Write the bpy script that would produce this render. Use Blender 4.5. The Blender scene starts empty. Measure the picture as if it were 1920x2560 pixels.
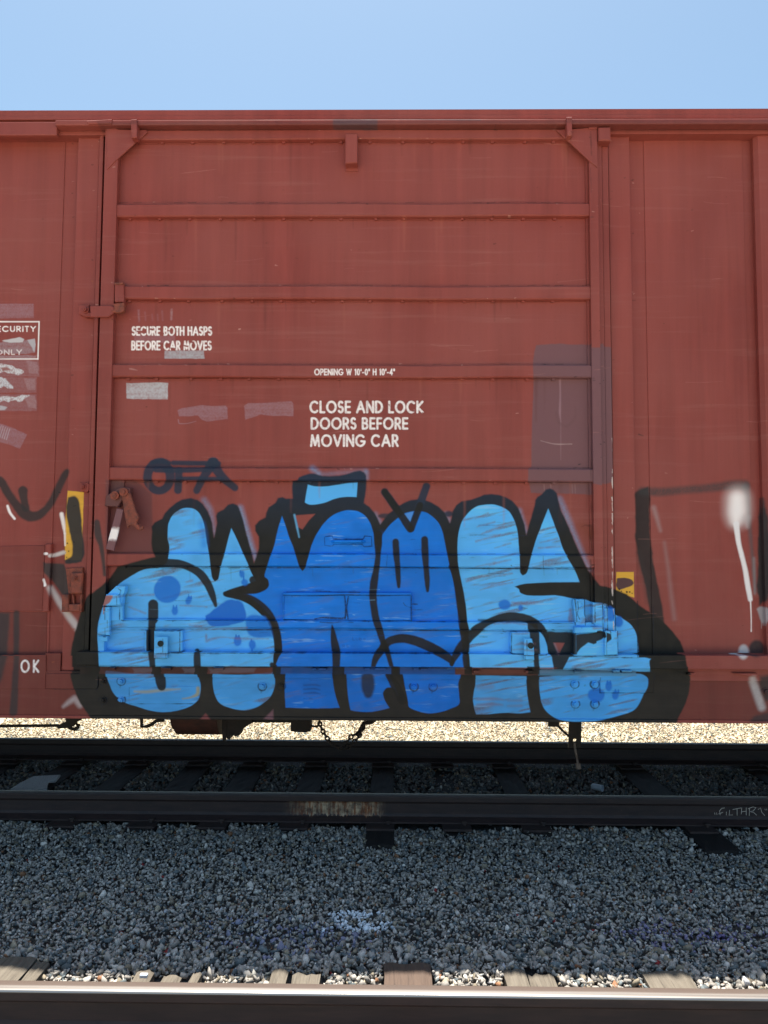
import bpy, bmesh, math, random
import numpy as np
from mathutils import Vector, Matrix
rad = math.radians
rng = np.random.default_rng(7)
random.seed(7)
sc = bpy.context.scene
C = sc.collection

# ------------------------------------------------------------------ camera
F, PITCH, YAW, ROLL, CAMH = 1809.9, .0619, -.0117, .0047, 1.7034
def cam_axes():
    f = Vector((math.sin(YAW)*math.cos(PITCH), math.cos(YAW)*math.cos(PITCH), math.sin(PITCH)))
    r0 = Vector((math.cos(YAW), -math.sin(YAW), 0)); u0 = r0.cross(f)
    return (r0*math.cos(ROLL)+u0*math.sin(ROLL)), (-r0*math.sin(ROLL)+u0*math.cos(ROLL)), f
RT, UP, FW = cam_axes()
cd = bpy.data.cameras.new('camera'); cam = bpy.data.objects.new('camera', cd); C.objects.link(cam)
cam.matrix_world = Matrix(((RT.x, UP.x, -FW.x, 0), (RT.y, UP.y, -FW.y, 0), (RT.z, UP.z, -FW.z, CAMH), (0, 0, 0, 1)))
cd.sensor_fit = 'VERTICAL'; cd.sensor_height = 36; cd.sensor_width = 27; cd.lens = 36*F/2560
cd.clip_start = .05; cd.clip_end = 5000
sc.camera = cam

# ------------------------------------------------------------------ light
SUN_EL, SUN_AZ = rad(78.15), rad(-12)      # sun stands high behind the car; azimuth measured from +Y towards +X
sd = Vector((math.sin(SUN_AZ)*math.cos(SUN_EL), math.cos(SUN_AZ)*math.cos(SUN_EL), math.sin(SUN_EL)))
w = bpy.data.worlds.new("World"); sc.world = w; w.use_nodes = True
nt = w.node_tree; bg = nt.nodes['Background']
sky = nt.nodes.new('ShaderNodeTexSky'); sky.sky_type = 'NISHITA'; sky.sun_disc = False
sky.sun_elevation = SUN_EL; sky.sun_rotation = SUN_AZ; sky.altitude = 300
sky.air_density = 1.0; sky.dust_density = 1.6; sky.ozone_density = .5
tint = nt.nodes.new('ShaderNodeMix'); tint.data_type = 'RGBA'; tint.blend_type = 'MULTIPLY'; tint.inputs[0].default_value = 1; tint.inputs[7].default_value = (.98, 1.08, 1.0, 1)
nt.links.new(sky.outputs[0], tint.inputs[6]); nt.links.new(tint.outputs[2], bg.inputs[0]); bg.inputs[1].default_value = .075
sl = bpy.data.lights.new('sun', 'SUN'); sun = bpy.data.objects.new('sun', sl); C.objects.link(sun)
sl.energy = 4.8; sl.angle = rad(.53); sl.color = (1, .95, .86)
sun.rotation_euler = sd.to_track_quat('Z', 'Y').to_euler()
sc.view_settings.view_transform = 'Standard'; sc.view_settings.look = 'None'
sc.view_settings.exposure = 1.4; sc.view_settings.gamma = 1
sc.cycles.max_bounces = 6; sc.cycles.use_denoising = True

# ------------------------------------------------------------------ from a point of the side elevation to metres
def ray(px, py):
    return RT*((px-960)/F) - UP*((py-1280)/F) + FW
def U(px, py, Y):
    d = ray(px, py); k = Y/d.y
    return d.x*k, CAMH+d.z*k
def G(px, py, Z):
    d = ray(px, py); k = (Z-CAMH)/d.z
    return d.x*k, d.y*k
def proj(X, Y, Z):
    Z = Z-CAMH
    d = X*FW.x+Y*FW.y+Z*FW.z
    return 960+F*(X*RT.x+Y*RT.y+Z*RT.z)/d, 1280-F*(X*UP.x+Y*UP.y+Z*UP.z)/d
def XX(px, Y, py=880): return U(px, py, Y)[0]
def ZZ(py, Y, px=960): return U(px, py, Y)[1]

# ------------------------------------------------------------------ mesh helpers
TX0, TX1, TZ0, TZ1 = -2.9, 2.9, .6, 4.6       # the painted side: extent of its paint layer in metres
def new_bm(): return bmesh.new()
def box(bm, x0, x1, y0, y1, z0, z1, bev=0.0):
    m = Matrix.Translation(((x0+x1)/2, (y0+y1)/2, (z0+z1)/2)) @ Matrix.Diagonal((abs(x1-x0), abs(y1-y0), abs(z1-z0), 1))
    r = bmesh.ops.create_cube(bm, size=1, matrix=m)
    if bev:
        es = list({e for v in r['verts'] for e in v.link_edges})
        bmesh.ops.bevel(bm, geom=es, offset=bev, segments=2, affect='EDGES', profile=.6)
def prism(bm, pts, y0, y1, bev=0.0):
    """polygon given in (x,z), thickness y0 (front) to y1"""
    a = [bm.verts.new((x, y0, z)) for x, z in pts]; b = [bm.verts.new((x, y1, z)) for x, z in pts]
    n = len(pts)
    fs = [bm.faces.new(a), bm.faces.new(b[::-1])]
    for i in range(n):
        j = (i+1) % n
        fs.append(bm.faces.new((a[j], a[i], b[i], b[j])))
    bmesh.ops.recalc_face_normals(bm, faces=fs)
    if bev:
        es = list({e for v in a for e in v.link_edges if e.other_vert(v) in a})
        bmesh.ops.bevel(bm, geom=es, offset=bev, segments=1, affect='EDGES')
def cyl(bm, p, axis, r, h, seg=20, r2=None):
    q = Vector(axis).normalized().to_track_quat('Z', 'Y').to_matrix().to_4x4()
    bmesh.ops.create_cone(bm, cap_ends=True, segments=seg, radius1=r, radius2=r if r2 is None else r2, depth=h,
                          matrix=Matrix.Translation(Vector(p)) @ q)
def tube(bm, pts, r, seg=8):
    pts = [Vector(p) for p in pts]
    rs = r if isinstance(r, (list, tuple)) else [r]*len(pts)
    rings = []
    for i, p in enumerate(pts):
        t = (pts[min(i+1, len(pts)-1)]-pts[max(i-1, 0)]).normalized()
        a = t.orthogonal().normalized() if not rings else None
        if a is None:
            a = (prev - t*prev.dot(t)).normalized()
        prev = a; b = t.cross(a)
        rings.append([bm.verts.new(p+(a*math.cos(k*2*math.pi/seg)+b*math.sin(k*2*math.pi/seg))*rs[i]) for k in range(seg)])
    for i in range(len(rings)-1):
        for k in range(seg):
            bm.faces.new((rings[i][k], rings[i][(k+1) % seg], rings[i+1][(k+1) % seg], rings[i+1][k]))
    bm.faces.new(rings[0][::-1]); bm.faces.new(rings[-1])
def bolt(bm, x, y, z, r=.016, h=.018, washer=True):
    """hex bolt head facing the camera side (-Y)"""
    if washer: cyl(bm, (x, y-.002, z), (0, -1, 0), r*1.45, .006, 20)
    cyl(bm, (x, y-.004-h/2, z), (0, -1, 0), r, h, 6)
    cyl(bm, (x, y-.004-h, z), (0, -1, 0), r*.5, .010, 12, r*.42)
def obj(name, bm, mat, parent=None, label=None, smooth=False):
    me = bpy.data.meshes.new(name)
    bmesh.ops.recalc_face_normals(bm, faces=bm.faces[:])
    uvl = bm.loops.layers.uv.new('side')
    for f in bm.faces:
        for l in f.loops:
            c = l.vert.co
            l[uvl].uv = ((c.x-TX0)/(TX1-TX0), (c.z-TZ0)/(TZ1-TZ0))
        if smooth: f.smooth = True
    bm.to_mesh(me); bm.free()
    me.materials.append(mat)
    o = bpy.data.objects.new(name, me); C.objects.link(o)
    if parent is not None:
        o.parent = parent
        o.matrix_parent_inverse = world_of(parent).inverted()
    if label: o['label'] = label
    return o
def world_of(o):
    m = Matrix.LocRotScale(o.location, o.rotation_euler, o.scale)
    if o.parent: m = world_of(o.parent) @ o.matrix_parent_inverse @ m
    return m
def empty(name, loc):
    o = bpy.data.objects.new(name, None); o.location = loc; o.empty_display_size = .2; C.objects.link(o); return o
def tag(o, label=None, cat=None, group=None, kind=None):
    if label: o['label'] = label
    if cat: o['category'] = cat
    if group: o['group'] = group
    if kind: o['kind'] = kind
    return o

# ------------------------------------------------------------------ planes of the car side (distance from the camera's foot, metres)
Y_SHEET, Y_POST, Y_PANEL, Y_RIB, Y_STILE, Y_RAIL, Y_SILL, Y_GAP = 4.52, 4.475, 4.455, 4.418, 4.410, 4.39, 4.46, 4.447
RIBS = [(322, 347), (508, 540), (714.5, 747), (911.7, 943), (1170.7, 1202.7), (1386, 1417.7), (1552.7, 1573)]
xdl, xpl = XX(247, Y_STILE), XX(281, Y_STILE)           # left stile
xpr, xdr = XX(1479, Y_STILE), XX(1501.5, Y_STILE)       # right stile
x_strip = XX(1529, Y_POST+.0)
xwl0, xwl1 = XX(179, Y_POST), XX(232, Y_POST)           # wide post left of the door
xwr0, xwr1 = XX(1529, Y_POST), XX(1582, Y_POST)
z_doortop = ZZ(322, Y_RIB); z_doorbot = ZZ(1634, Y_PANEL)
z_roof = ZZ(273, 4.43); z_sillbot = ZZ(1799, Y_SILL); z_silltop = ZZ(1683, Y_SILL)
z_railtop, z_railbot = ZZ(1634, Y_RAIL), ZZ(1668, Y_RAIL)
x_rail0 = XX(190, Y_RAIL, 1650)

# ------------------------------------------------------------------ paint layer (graffiti, lettering, stickers) as a generated image
OX, OY, CW, CH = -60, 240, 2040, 1620
yy, xx = np.mgrid[0:CH, 0:CW].astype(np.float32)
xx += OX; yy += OY
rgb = np.zeros((CH, CW, 3), np.float32); al = np.zeros((CH, CW), np.float32)
def vnoise(sx, sy, seed, h=CH, wd=CW):
    r = np.random.default_rng(seed); gh, gw = int(h/sy)+3, int(wd/sx)+3
    g = r.random((gh, gw)).astype(np.float32)
    v = np.arange(h)/sy; u = np.arange(wd)/sx
    i, j = v.astype(int), u.astype(int); fv, fu = v-i, u-j
    fv = (fv*fv*(3-2*fv))[:, None]; fu = (fu*fu*(3-2*fu))[None]
    a, b, c, d = g[i][:, j], g[i][:, j+1], g[i+1][:, j], g[i+1][:, j+1]
    return ((a*(1-fu)+b*fu)*(1-fv)+(c*(1-fu)+d*fu)*fv).astype(np.float32)
n_streak = .5*vnoise(90, 5, 1)+.3*vnoise(40, 2.2, 2)+.2*vnoise(14, 1.3, 3)
n_patch = .6*vnoise(70, 40, 4)+.4*vnoise(25, 16, 5)
n_fine = .5*vnoise(3, 3, 6)+.5*vnoise(1.5, 1.5, 7)
_k = vnoise(95, 9, 51)*.6+vnoise(40, 4, 52)*.4
_sh = (np.arange(CW)*.22).astype(int)[None]; n_diag = _k[(np.arange(CH)[:, None]+_sh) % CH, np.arange(CW)[None]]
n_wob = vnoise(22, 22, 8)*.6+vnoise(9, 9, 9)*.4-.5
n_speck = vnoise(2.5, 2.5, 10)
def srgb(r, g, b):
    c = np.array([r, g, b], np.float32)/255
    return np.where(c <= .04045, c/12.92, ((c+.055)/1.055)**2.4)
def win(x0, x1, y0, y1):
    i0, i1 = int(max(0, y0-OY)), int(min(CH, y1-OY+1)); j0, j1 = int(max(0, x0-OX)), int(min(CW, x1-OX+1))
    return (slice(i0, i1), slice(j0, j1)) if i1 > i0 and j1 > j0 else None
def seg_d(X, Y, a, b):
    dx, dy = b[0]-a[0], b[1]-a[1]; L = dx*dx+dy*dy+1e-9
    t = np.clip(((X-a[0])*dx+(Y-a[1])*dy)/L, 0, 1)
    return np.hypot(X-a[0]-t*dx, Y-a[1]-t*dy), t
def smooth_pts(p, closed, n=6):
    p = np.asarray(p, float)
    if len(p) < 3: return p
    out = []; m = len(p); rngi = range(m if closed else m-1)
    for i in rngi:
        if closed: p0, p1, p2, p3 = p[i-1], p[i], p[(i+1) % m], p[(i+2) % m]
        else: p0, p1, p2, p3 = p[max(i-1, 0)], p[i], p[i+1], p[min(i+2, m-1)]
        def corner(a, b, c):
            u, v = b[:2]-a[:2], c[:2]-b[:2]; nu, nv = np.hypot(*u), np.hypot(*v)
            return nu > 1e-6 and nv > 1e-6 and (u@v)/(nu*nv) < .45
        L = np.hypot(*(p2[:2]-p1[:2]))
        t1 = np.zeros_like(p1) if corner(p0, p1, p2) else (p2-p0)/2
        t2 = np.zeros_like(p1) if corner(p1, p2, p3) else (p3-p1)/2
        for t in (t1, t2):
            q = np.hypot(*t[:2])
            if q > L > 0: t *= L/q
        for k in range(n):
            s = k/n; s2, s3 = s*s, s*s*s
            out.append((2*s3-3*s2+1)*p1+(s3-2*s2+s)*t1+(-2*s3+3*s2)*p2+(s3-s2)*t2)
    if not closed: out.append(p[-1])
    return np.array(out)
def blend(s, m, col, k=1.0):
    m = m*k; a0 = al[s]
    c = np.asarray(col, np.float32)
    na = m+a0*(1-m)
    rgb[s] = np.where(na[..., None] > 1e-5, (c*m[..., None]+rgb[s]*(a0*(1-m))[..., None])/np.maximum(na, 1e-5)[..., None], rgb[s])
    al[s] = na
def erase(s, m): al[s] = al[s]*(1-m)
def sm_(m, soft): return m*m*(3-2*m) if soft >= 6 else m
def poly_mask(pts, soft, sm=True, wob=0.0):
    if sm: pts = smooth_pts(pts, True)
    pts = np.asarray(pts, float); mg = soft*2+6
    s = win(pts[:, 0].min()-mg, pts[:, 0].max()+mg, pts[:, 1].min()-mg, pts[:, 1].max()+mg)
    if s is None: return None, None
    X, Y = xx[s], yy[s]; d = np.full(X.shape, 1e9, np.float32); ins = np.zeros(X.shape, bool)
    for a, b in zip(pts, np.roll(pts, -1, 0)):
        d = np.minimum(d, seg_d(X, Y, a, b)[0])
        if a[1] != b[1]:
            c = ((a[1] > Y) != (b[1] > Y)) & (X < (b[0]-a[0])*(Y-a[1])/(b[1]-a[1])+a[0]); ins ^= c
    d = np.where(ins, -d, d)+n_wob[s]*wob
    return s, sm_(np.clip(.5-d/soft, 0, 1), soft)
def stroke_mask(pts, soft, wob=0.0, sm=True):
    p = smooth_pts(pts, False) if sm else np.asarray(pts, float)
    mg = p[:, 2].max()+soft*2+6
    s = win(p[:, 0].min()-mg, p[:, 0].max()+mg, p[:, 1].min()-mg, p[:, 1].max()+mg)
    if s is None: return None, None
    X, Y = xx[s], yy[s]; d = np.full(X.shape, 1e9, np.float32)
    for a, b in zip(p[:-1], p[1:]):
        q, t = seg_d(X, Y, a, b); d = np.minimum(d, q-(a[2]+(b[2]-a[2])*t)/2)
    d += n_wob[s]*wob
    return s, sm_(np.clip(.5-d/soft, 0, 1), soft)
def tl(o, pts, sc_=3.0):
    return [tuple([o[0]+p[0]/sc_, o[1]+p[1]/sc_]+[p[2]/sc_ if len(p) > 2 else 0][:len(p)-2]) for p in pts]
T1, T2, T3, T4 = (150, 1150), (600, 1150), (1050, 1150), (1367, 1150)
B1, B2, B3, B4 = (150, 1400), (600, 1400), (1050, 1400), (1367, 1400)
P2, Q0, R0, R1 = (0, 1100), (0, 1400), (700, 850), (1200, 800)
GG = (0, 700)
def P(o, pts, col, soft=2.0, k=1.0, sm=True, wob=1.0, sc_=3.0, tex=None):
    s, m = poly_mask(tl(o, pts, sc_), soft, sm, wob)
    if s is not None: blend(s, m if tex is None else m*tex[s], col, k)
def S(o, pts, col, soft=2.5, k=1.0, wob=1.0, sc_=3.0, tex=None):
    s, m = stroke_mask(tl(o, pts, sc_), soft, wob)
    if s is not None: blend(s, m if tex is None else m*tex[s], col, k)
def E_(o, cx, cy, rx, ry, col, soft=3, k=1.0, rot=0.0, wob=2.0, tex=None):
    pts = [(cx+rx*math.cos(t)*math.cos(rot)-ry*math.sin(t)*math.sin(rot), cy+rx*math.cos(t)*math.sin(rot)+ry*math.sin(t)*math.cos(rot)) for t in np.linspace(0, 2*math.pi, 14)[:-1]]
    P(o, pts, col, soft, k, True, wob, 3.0, tex)

BLK = srgb(27, 26, 26); NAVY = srgb(32, 46, 68); LB = srgb(90, 184, 255); DB = srgb(8, 122, 228); DB2 = srgb(6, 104, 206)
WHT = srgb(255, 244, 244); YEL = srgb(228, 172, 62); PRM = srgb(118, 82, 88); PRM2 = srgb(104, 60, 62); GRY = srgb(178, 174, 182); LIL = srgb(160, 122, 132)

# -- older marks: primer patches, tape remains, placard
P(R1, [(420, 186), (500, 182), (600, 178), (700, 184), (760, 182), (832, 192), (832, 205), (986, 208), (990, 700), (990, 1215), (905, 1238), (835, 1225), (835, 1312), (700, 1305), (380, 1298), (372, 1225), (360, 1215), (360, 1118), (385, 1100), (388, 900), (392, 740), (400, 500), (398, 300), (405, 240)], PRM, 3, .93, False, 3)
S(R1, [(600, 450, 14), (602, 560, 12), (600, 700, 14), (606, 760, 4)], LIL, 3, .6)
S(R1, [(606, 760, 4), (606, 1050, 3)], LIL, 3, .5)
S(R1, [(455, 905, 3), (560, 930, 5), (690, 930, 5)], srgb(190, 160, 160), 2, .7)
S(R1, [(570, 690, 12), (590, 770, 14), (650, 800, 12), (710, 740, 14), (715, 650, 8)], srgb(92, 62, 64), 8, .45, tex=n_fine)
for x in (480, 530, 690, 712): S(R1, [(x, 1235, 5), (x+4, 1300, 3)], srgb(170, 130, 132), 3, .5)
P(T1, [(345, 150), (560, 150), (690, 250), (694, 700), (500, 702), (345, 700)], PRM2, 8, .8, False, 3)
T_ = lambda a, b, c=1.0: np.clip((n_patch*.5+n_streak*.5-a)/(b-a), 0, 1)*c+(1-c)
gt = np.clip(.35+.5*n_streak+.5*(n_speck-.3), .1, 1.1)
P(GG, [(818, 668), (1000, 662), (1090, 668), (1087, 775), (900, 770), (818, 770)], srgb(188, 184, 192), 2, 1, False, 3, 2.592, gt+.2*n_fine)
P(GG, [(1065, 458), (1322, 455), (1325, 508), (1065, 510)], srgb(176, 172, 180), 2, .95, False, 3, 2.592, gt+.2*n_fine)
P(GG, [(870, 362), (1135, 360), (1135, 408), (870, 408)], LIL, 2, .5, False, 2, 2.592, gt)
P(GG, [(1150, 845), (1180, 830), (1300, 812), (1370, 818), (1460, 812), (1475, 830), (1475, 900), (1400, 908), (1340, 920), (1305, 905), (1285, 880), (1160, 885)], LIL, 2, .75, False, 3, 2.592, gt)
S(GG, [(1155, 905, 5), (1160, 930, 5), (1210, 930, 5), (1270, 915, 4)], LIL, 2, .7, sc_=2.592)
P((0, 0), [(611, 1015), (620, 1008), (680, 1006), (728, 1003), (734, 1010), (733, 1040), (680, 1040), (652, 1036), (636, 1042), (613, 1050)], LIL, 2, .72, False, 2, 1.0, gt)
P(GG, [(890, 1385-1193), (905, 190), (905, 275), (895, 272)], LIL, 3, .5, False, 3, 2.592, gt)
for x in (900, 940, 985, 1020, 1050): S(GG, [(x, 200+(x % 7)*5, 12), (x+4, 262, 10)], LIL, 3, .3, sc_=2.592, tex=gt)
S(GG, [(1112, 192, 14), (1110, 255, 12)], srgb(176, 140, 146), 3, .6, sc_=2.592, tex=gt)
# placard at the far left, with peeled tape over it
P(GG, [(-90, 155), (222, 155), (222, 250), (-90, 250)], LIL, 2, .75, False, 3, 2.592, gt)
for a, b in (((-100, 272), (256, 272)), ((256, 272), (248, 515)), ((248, 513), (-100, 513))):
    S(GG, [(a[0], a[1], 8), (b[0], b[1], 8)], WHT, 1.6, .95, .3, 2.592)
P(GG, [(-90, 410), (60, 400), (235, 385), (232, 470), (150, 480), (-90, 478)], srgb(160, 140, 148), 2, .8, False, 4, 2.592, gt)
P(GG, [(10, 395), (60, 385), (130, 372), (160, 385), (150, 405), (60, 408)], srgb(205, 200, 204), 2, .9, False, 3, 2.592)
P(GG, [(178, 390), (230, 378), (236, 420), (225, 470), (200, 420)], srgb(185, 178, 186), 2, .9, False, 4, 2.592)
P(GG, [(-90, 490), (240, 490), (240, 508), (-90, 515)], srgb(165, 145, 152), 2, .7, False, 4, 2.592, gt)
for y0, y1, xr in ((520, 625, 255), (632, 732, 240), (742, 850, 240)):
    P(GG, [(-90, y0), (xr, y0), (xr, y1), (-90, y1)], srgb(150, 104, 108), 2, .85, False, 4, 2.592, gt)
    P(GG, [(xr-80, y0+5), (xr-10, y0+10), (xr-6, y1-15), (xr-60, y1-25)], srgb(172, 140, 146), 3, .55, False, 8, 2.592, n_fine+.2)
ROUGH = np.clip(.25+1.1*n_speck, 0, 1)
P(GG, [(-60, 560), (0, 548), (60, 555), (110, 580), (150, 598), (120, 615), (60, 595), (10, 600), (-60, 612)], srgb(212, 208, 214), 2, .95, False, 14, 2.592, ROUGH)
P(GG, [(5, 570), (50, 568), (70, 585), (20, 592)], srgb(150, 90, 86), 3, .9, True, 3, 2.592)
P(GG, [(-60, 640), (40, 642), (80, 668), (98, 690), (95, 715), (60, 705), (10, 700), (-60, 705)], srgb(204, 202, 210), 2, .95, False, 14, 2.592, ROUGH)
P(GG, [(-60, 765), (60, 755), (190, 750), (150, 775), (60, 790), (-60, 800)], srgb(212, 208, 214), 2, .95, False, 16, 2.592, ROUGH)
P(GG, [(-60, 815), (20, 815), (52, 825), (30, 845), (-60, 850)], srgb(190, 186, 194), 3, .8, True, 6, 2.592)
P(GG, [(-90, 900), (20, 935), (182, 1000), (130, 1092), (-20, 1040), (-90, 1010)], srgb(158, 118, 128), 2, .8, False, 3, 2.592, gt)
for i in range(5): S(GG, [(10+i*14, 945+i*5, 4), (-12+i*14, 1015+i*5, 4)], srgb(200, 190, 200), 2, .5, sc_=2.592)

# -- lettering: a geometric stroke alphabet, drawn glyph by glyph
def arc(cx, cy, rx, ry, a0, a1, n=12):
    return [(cx+rx*math.cos(math.radians(a0+(a1-a0)*i/n)), cy-ry*math.sin(math.radians(a0+(a1-a0)*i/n))) for i in range(n+1)]
GL = {  # glyph: (advance width, strokes) in a box one unit high, y down
 'C': (.80, [arc(.45, .5, .45, .5, 48, 312, 18)]), 'G': (.88, [arc(.46, .5, .46, .5, 45, 350, 20)+[(.55, .56)]]),
 'O': (.96, [arc(.48, .5, .48, .5, 0, 360, 24)]), 'L': (.42, [[(0, 0), (0, 1), (.42, 1)]]), 'E': (.46, [[(.46, 0), (0, 0), (0, 1), (.46, 1)], [(0, .5), (.42, .5)]]),
 'F': (.42, [[(.42, 0), (0, 0), (0, 1)], [(0, .5), (.38, .5)]]), 'S': (.48, [arc(.24, .25, .22, .25, 40, 250, 10)+arc(.24, .74, .24, .26, 70, -150, 10)]),
 'A': (.80, [[(0, 1), (.40, 0), (.80, 1)], [(.17, .68), (.63, .68)]]), 'N': (.66, [[(0, 1), (0, 0), (.66, 1), (.66, 0)]]), 'D': (.68, [[(0, 0), (.2, 0)]+arc(.2, .5, .48, .5, 90, -90, 12)+[(0, 1), (0, 0)]]),
 'K': (.60, [[(0, 0), (0, 1)], [(.56, 0), (.03, .52), (.60, 1)]]), 'R': (.52, [[(0, 1), (0, 0), (.24, 0)]+arc(.24, .27, .25, .27, 90, -90, 8)+[(0, .54)], [(.24, .54), (.52, 1)]]),
 'P': (.50, [[(0, 1), (0, 0), (.24, 0)]+arc(.24, .28, .26, .28, 90, -90, 8)+[(0, .56)]]), 'B': (.52, [[(0, .48), (.24, .48)]+arc(.24, .24, .22, .24, -90, 90, 8)+[(0, 0), (0, 1), (.25, 1)]+arc(.25, .74, .27, .26, -90, 90, 8)]),
 'M': (.86, [[(0, 1), (.13, 0), (.43, .92), (.73, 0), (.86, 1)]]), 'V': (.74, [[(0, 0), (.37, 1), (.74, 0)]]), 'I': (.0, [[(0, 0), (0, 1)]]), 'W': (1.0, [[(0, 0), (.26, 1), (.5, .05), (.74, 1), (1, 0)]]),
 'H': (.60, [[(0, 0), (0, 1)], [(.6, 0), (.6, 1)], [(0, .48), (.6, .48)]]), 'T': (.46, [[(0, 0), (.46, 0)], [(.23, 0), (.23, 1)]]), 'U': (.56, [[(0, 0), (0, .62)]+arc(.28, .68, .28, .32, 180, 360, 10)+[(.56, 0)]]),
 'Y': (.66, [[(0, 0), (.33, .5), (.66, 0)], [(.33, .5), (.33, 1)]]), '1': (.16, [[(0, .12), (.14, 0), (.14, 1)]]), '0': (.48, [arc(.24, .5, .24, .5, 0, 360, 18)]), '4': (.52, [[(.40, 1), (.40, 0), (0, .72), (.54, .72)]]),
 "'": (.02, [[(.02, 0), (0, .25)]]), '"': (.12, [[(.0, 0), (0, .25)], [(.12, 0), (.12, .25)]]), '-': (.22, [[(0, .62), (.22, .62)]]), ' ': (.16, []),
 'l': (0, [[(0, 0), (0, 1)]]), 'u': (.4, [[(0, .4), (0, .8)]+arc(.2, .8, .2, .2, 180, 360, 8)+[(.4, .4)]]), 'b': (.42, [[(0, 0), (0, 1)], arc(.2, .7, .22, .3, 0, 360, 14)]), 'e': (.42, [[(.02, .68), (.42, .68)]+arc(.21, .7, .21, .3, 5, 320, 14)])}
def text(st, x0, x1, y0, y1, slope=0.0, col=None, wt=.175, soft=1.3, k=.97, gap=.155, tex=None):
    """fit a line of letters into native rectangle"""
    if tex is None: tex = np.clip(.62+.55*n_speck, 0, 1)
    h = y1-y0; sw = wt*h; hh = h-sw; tot = 0
    for i, ch in enumerate(st): tot += GL[ch][0]*hh+((gap+wt)*hh if i < len(st)-1 else 0)
    kx = (x1-x0-sw)/tot; cx = x0+sw/2
    for ch in st:
        wd, sts = GL[ch]
        for stt in sts:
            pts = [(cx+px_*hh*kx, y0+sw/2+py_*hh+slope*(cx+px_*hh*kx-x0), sw) for px_, py_ in stt]
            s, m = stroke_mask(pts, soft, .25, False)
            if s is not None: blend(s, m if tex is None else m*tex[s], WHT if col is None else col, k)
        cx += (wd+gap+wt)*hh*kx
text("OPENING W 10'-0\" H 10'-4\"", 785.5, 987.5, 921.5, 938.5, 0, wt=.18, soft=1.1)
text("CLOSE AND LOCK", 773.5, 1059.5, 1001.5, 1033.5)
text("DOORS BEFORE", 776.5, 1020.8, 1043, 1074.3)
text("MOVING CAR", 775, 996.8, 1085.5, 1117.6)
text("SECURE BOTH HASPS", 329, 530.5, 815.5, 839.5)
text("BEFORE CAR MOVES", 328, 529.5, 851.5, 876)
text("SECURITY", -22, 91, 815.3, 830.5, wt=.2)
text("ONLY", -12, 56, 874, 888, k=.7, wt=.2)
text("OK", 51, 99, 1649, 1682, wt=.15, gap=.5)
# flaked spots in the lettering
def chip(x0, y0, x1, y1, k=1): 
    s, m = poly_mask([(x0, y0), (x1, y0+2), (x1-2, y1), (x0+2, y1-2)], 1.5, False, 3); erase(s, m*k)
chip(969, 1009, 976, 1016); chip(1028, 1024, 1040, 1030); chip(1055, 1031, 1062, 1037)
for c in ((340, 826, 358, 832), (372, 820, 384, 826), (398, 830, 410, 841), (418, 824, 428, 830), (425, 868, 440, 878), (470, 852, 486, 858), (458, 862, 472, 868)): chip(*c)
S(GG, [(840, 575, 8), (860, 578, 10), (890, 585, 4)], srgb(200, 150, 145), 2, .5, sc_=2.592)

# yellow stickers
P(P2, [(508, 380), (628, 392), (622, 620), (612, 900), (486, 900), (486, 640)], YEL, 1.5, 1, False, 1, 3.0, .8+.3*n_streak)
P(T4, [(521, 840), (652, 840), (656, 1032), (521, 1000)], YEL, 1.5, 1, False, 1, 3.0, .8+.3*n_streak)
P(T4, [(530, 890), (590, 888), (640, 900), (655, 925), (640, 945), (570, 965), (535, 968), (522, 935)], srgb(88, 60, 62), 2, 1, True, 4)
for x, y, r in ((600, 990, 8), (622, 990, 7), (560, 985, 4), (545, 970, 5), (640, 1000, 5)): E_(T4, x, y, r, r, BLK, 2)

# black marks of other hands, left bay and right bay
gs = .75+.25*n_fine
S(P2, [(-60, 300, 50), (0, 300, 58), (32, 345, 58), (72, 415, 62), (120, 480, 66), (180, 545, 84), (240, 573, 76), (310, 553, 60), (380, 480, 52), (430, 380, 50), (480, 275, 54), (500, 235, 40)], srgb(48, 43, 45), 7, .9, 3)
S(P2, [(178, 382, 72), (180, 430, 60), (195, 510, 60)], srgb(48, 43, 45), 6, .9, 3)
P(P2, [(512, 430), (560, 420), (588, 450), (602, 540), (615, 660), (630, 790), (630, 850), (612, 915), (560, 925), (490, 930), (488, 900), (535, 870), (545, 790), (528, 720), (512, 640), (498, 560), (500, 480)], srgb(44, 43, 46), 4, .97, True, 3)
P(P2, [(333, 918), (375, 925), (480, 930), (520, 1040), (520, 1180), (462, 1155), (420, 1090), (370, 1015), (338, 985)], srgb(58, 54, 56), 5, .92, False, 3)
for p in ((500, 880), (520, 905), (490, 845), (515, 835), (505, 775), (555, 765)): E_(P2, p[0], p[1], 4, 5, BLK, 2)
S(P2, [(60, 495, 18), (78, 545, 20), (112, 590, 18)], WHT, 3, .97)
S(P2, [(462, 556, 30), (475, 620, 28), (486, 700, 14)], WHT, 4, .95)
S(P2, [(486, 700, 14), (488, 790, 10)], WHT, 3, .95)
S(P2, [(345, 853, 18), (368, 853, 18)], WHT, 2, .97)
S(P2, [(390, 868, 22), (430, 858, 26), (478, 843, 30)], srgb(222, 214, 214), 6, .85)
S(P2, [(340, 1050, 26), (352, 1085, 26)], WHT, 3, .97)
S(P2, [(385, 1110, 34), (430, 1190, 44), (500, 1300, 46), (560, 1380, 50), (578, 1420, 30)], srgb(205, 198, 200), 12, .78)
P(Q0, [(-60, 395), (80, 395), (72, 560), (55, 720), (15, 890), (-60, 1010)], srgb(56, 52, 56), 12, .85, False, 4)
S(Q0, [(128, 398, 44), (128, 560, 46), (126, 700, 42), (116, 900, 50), (100, 1140, 60)], srgb(56, 52, 56), 8, .85)
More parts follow.
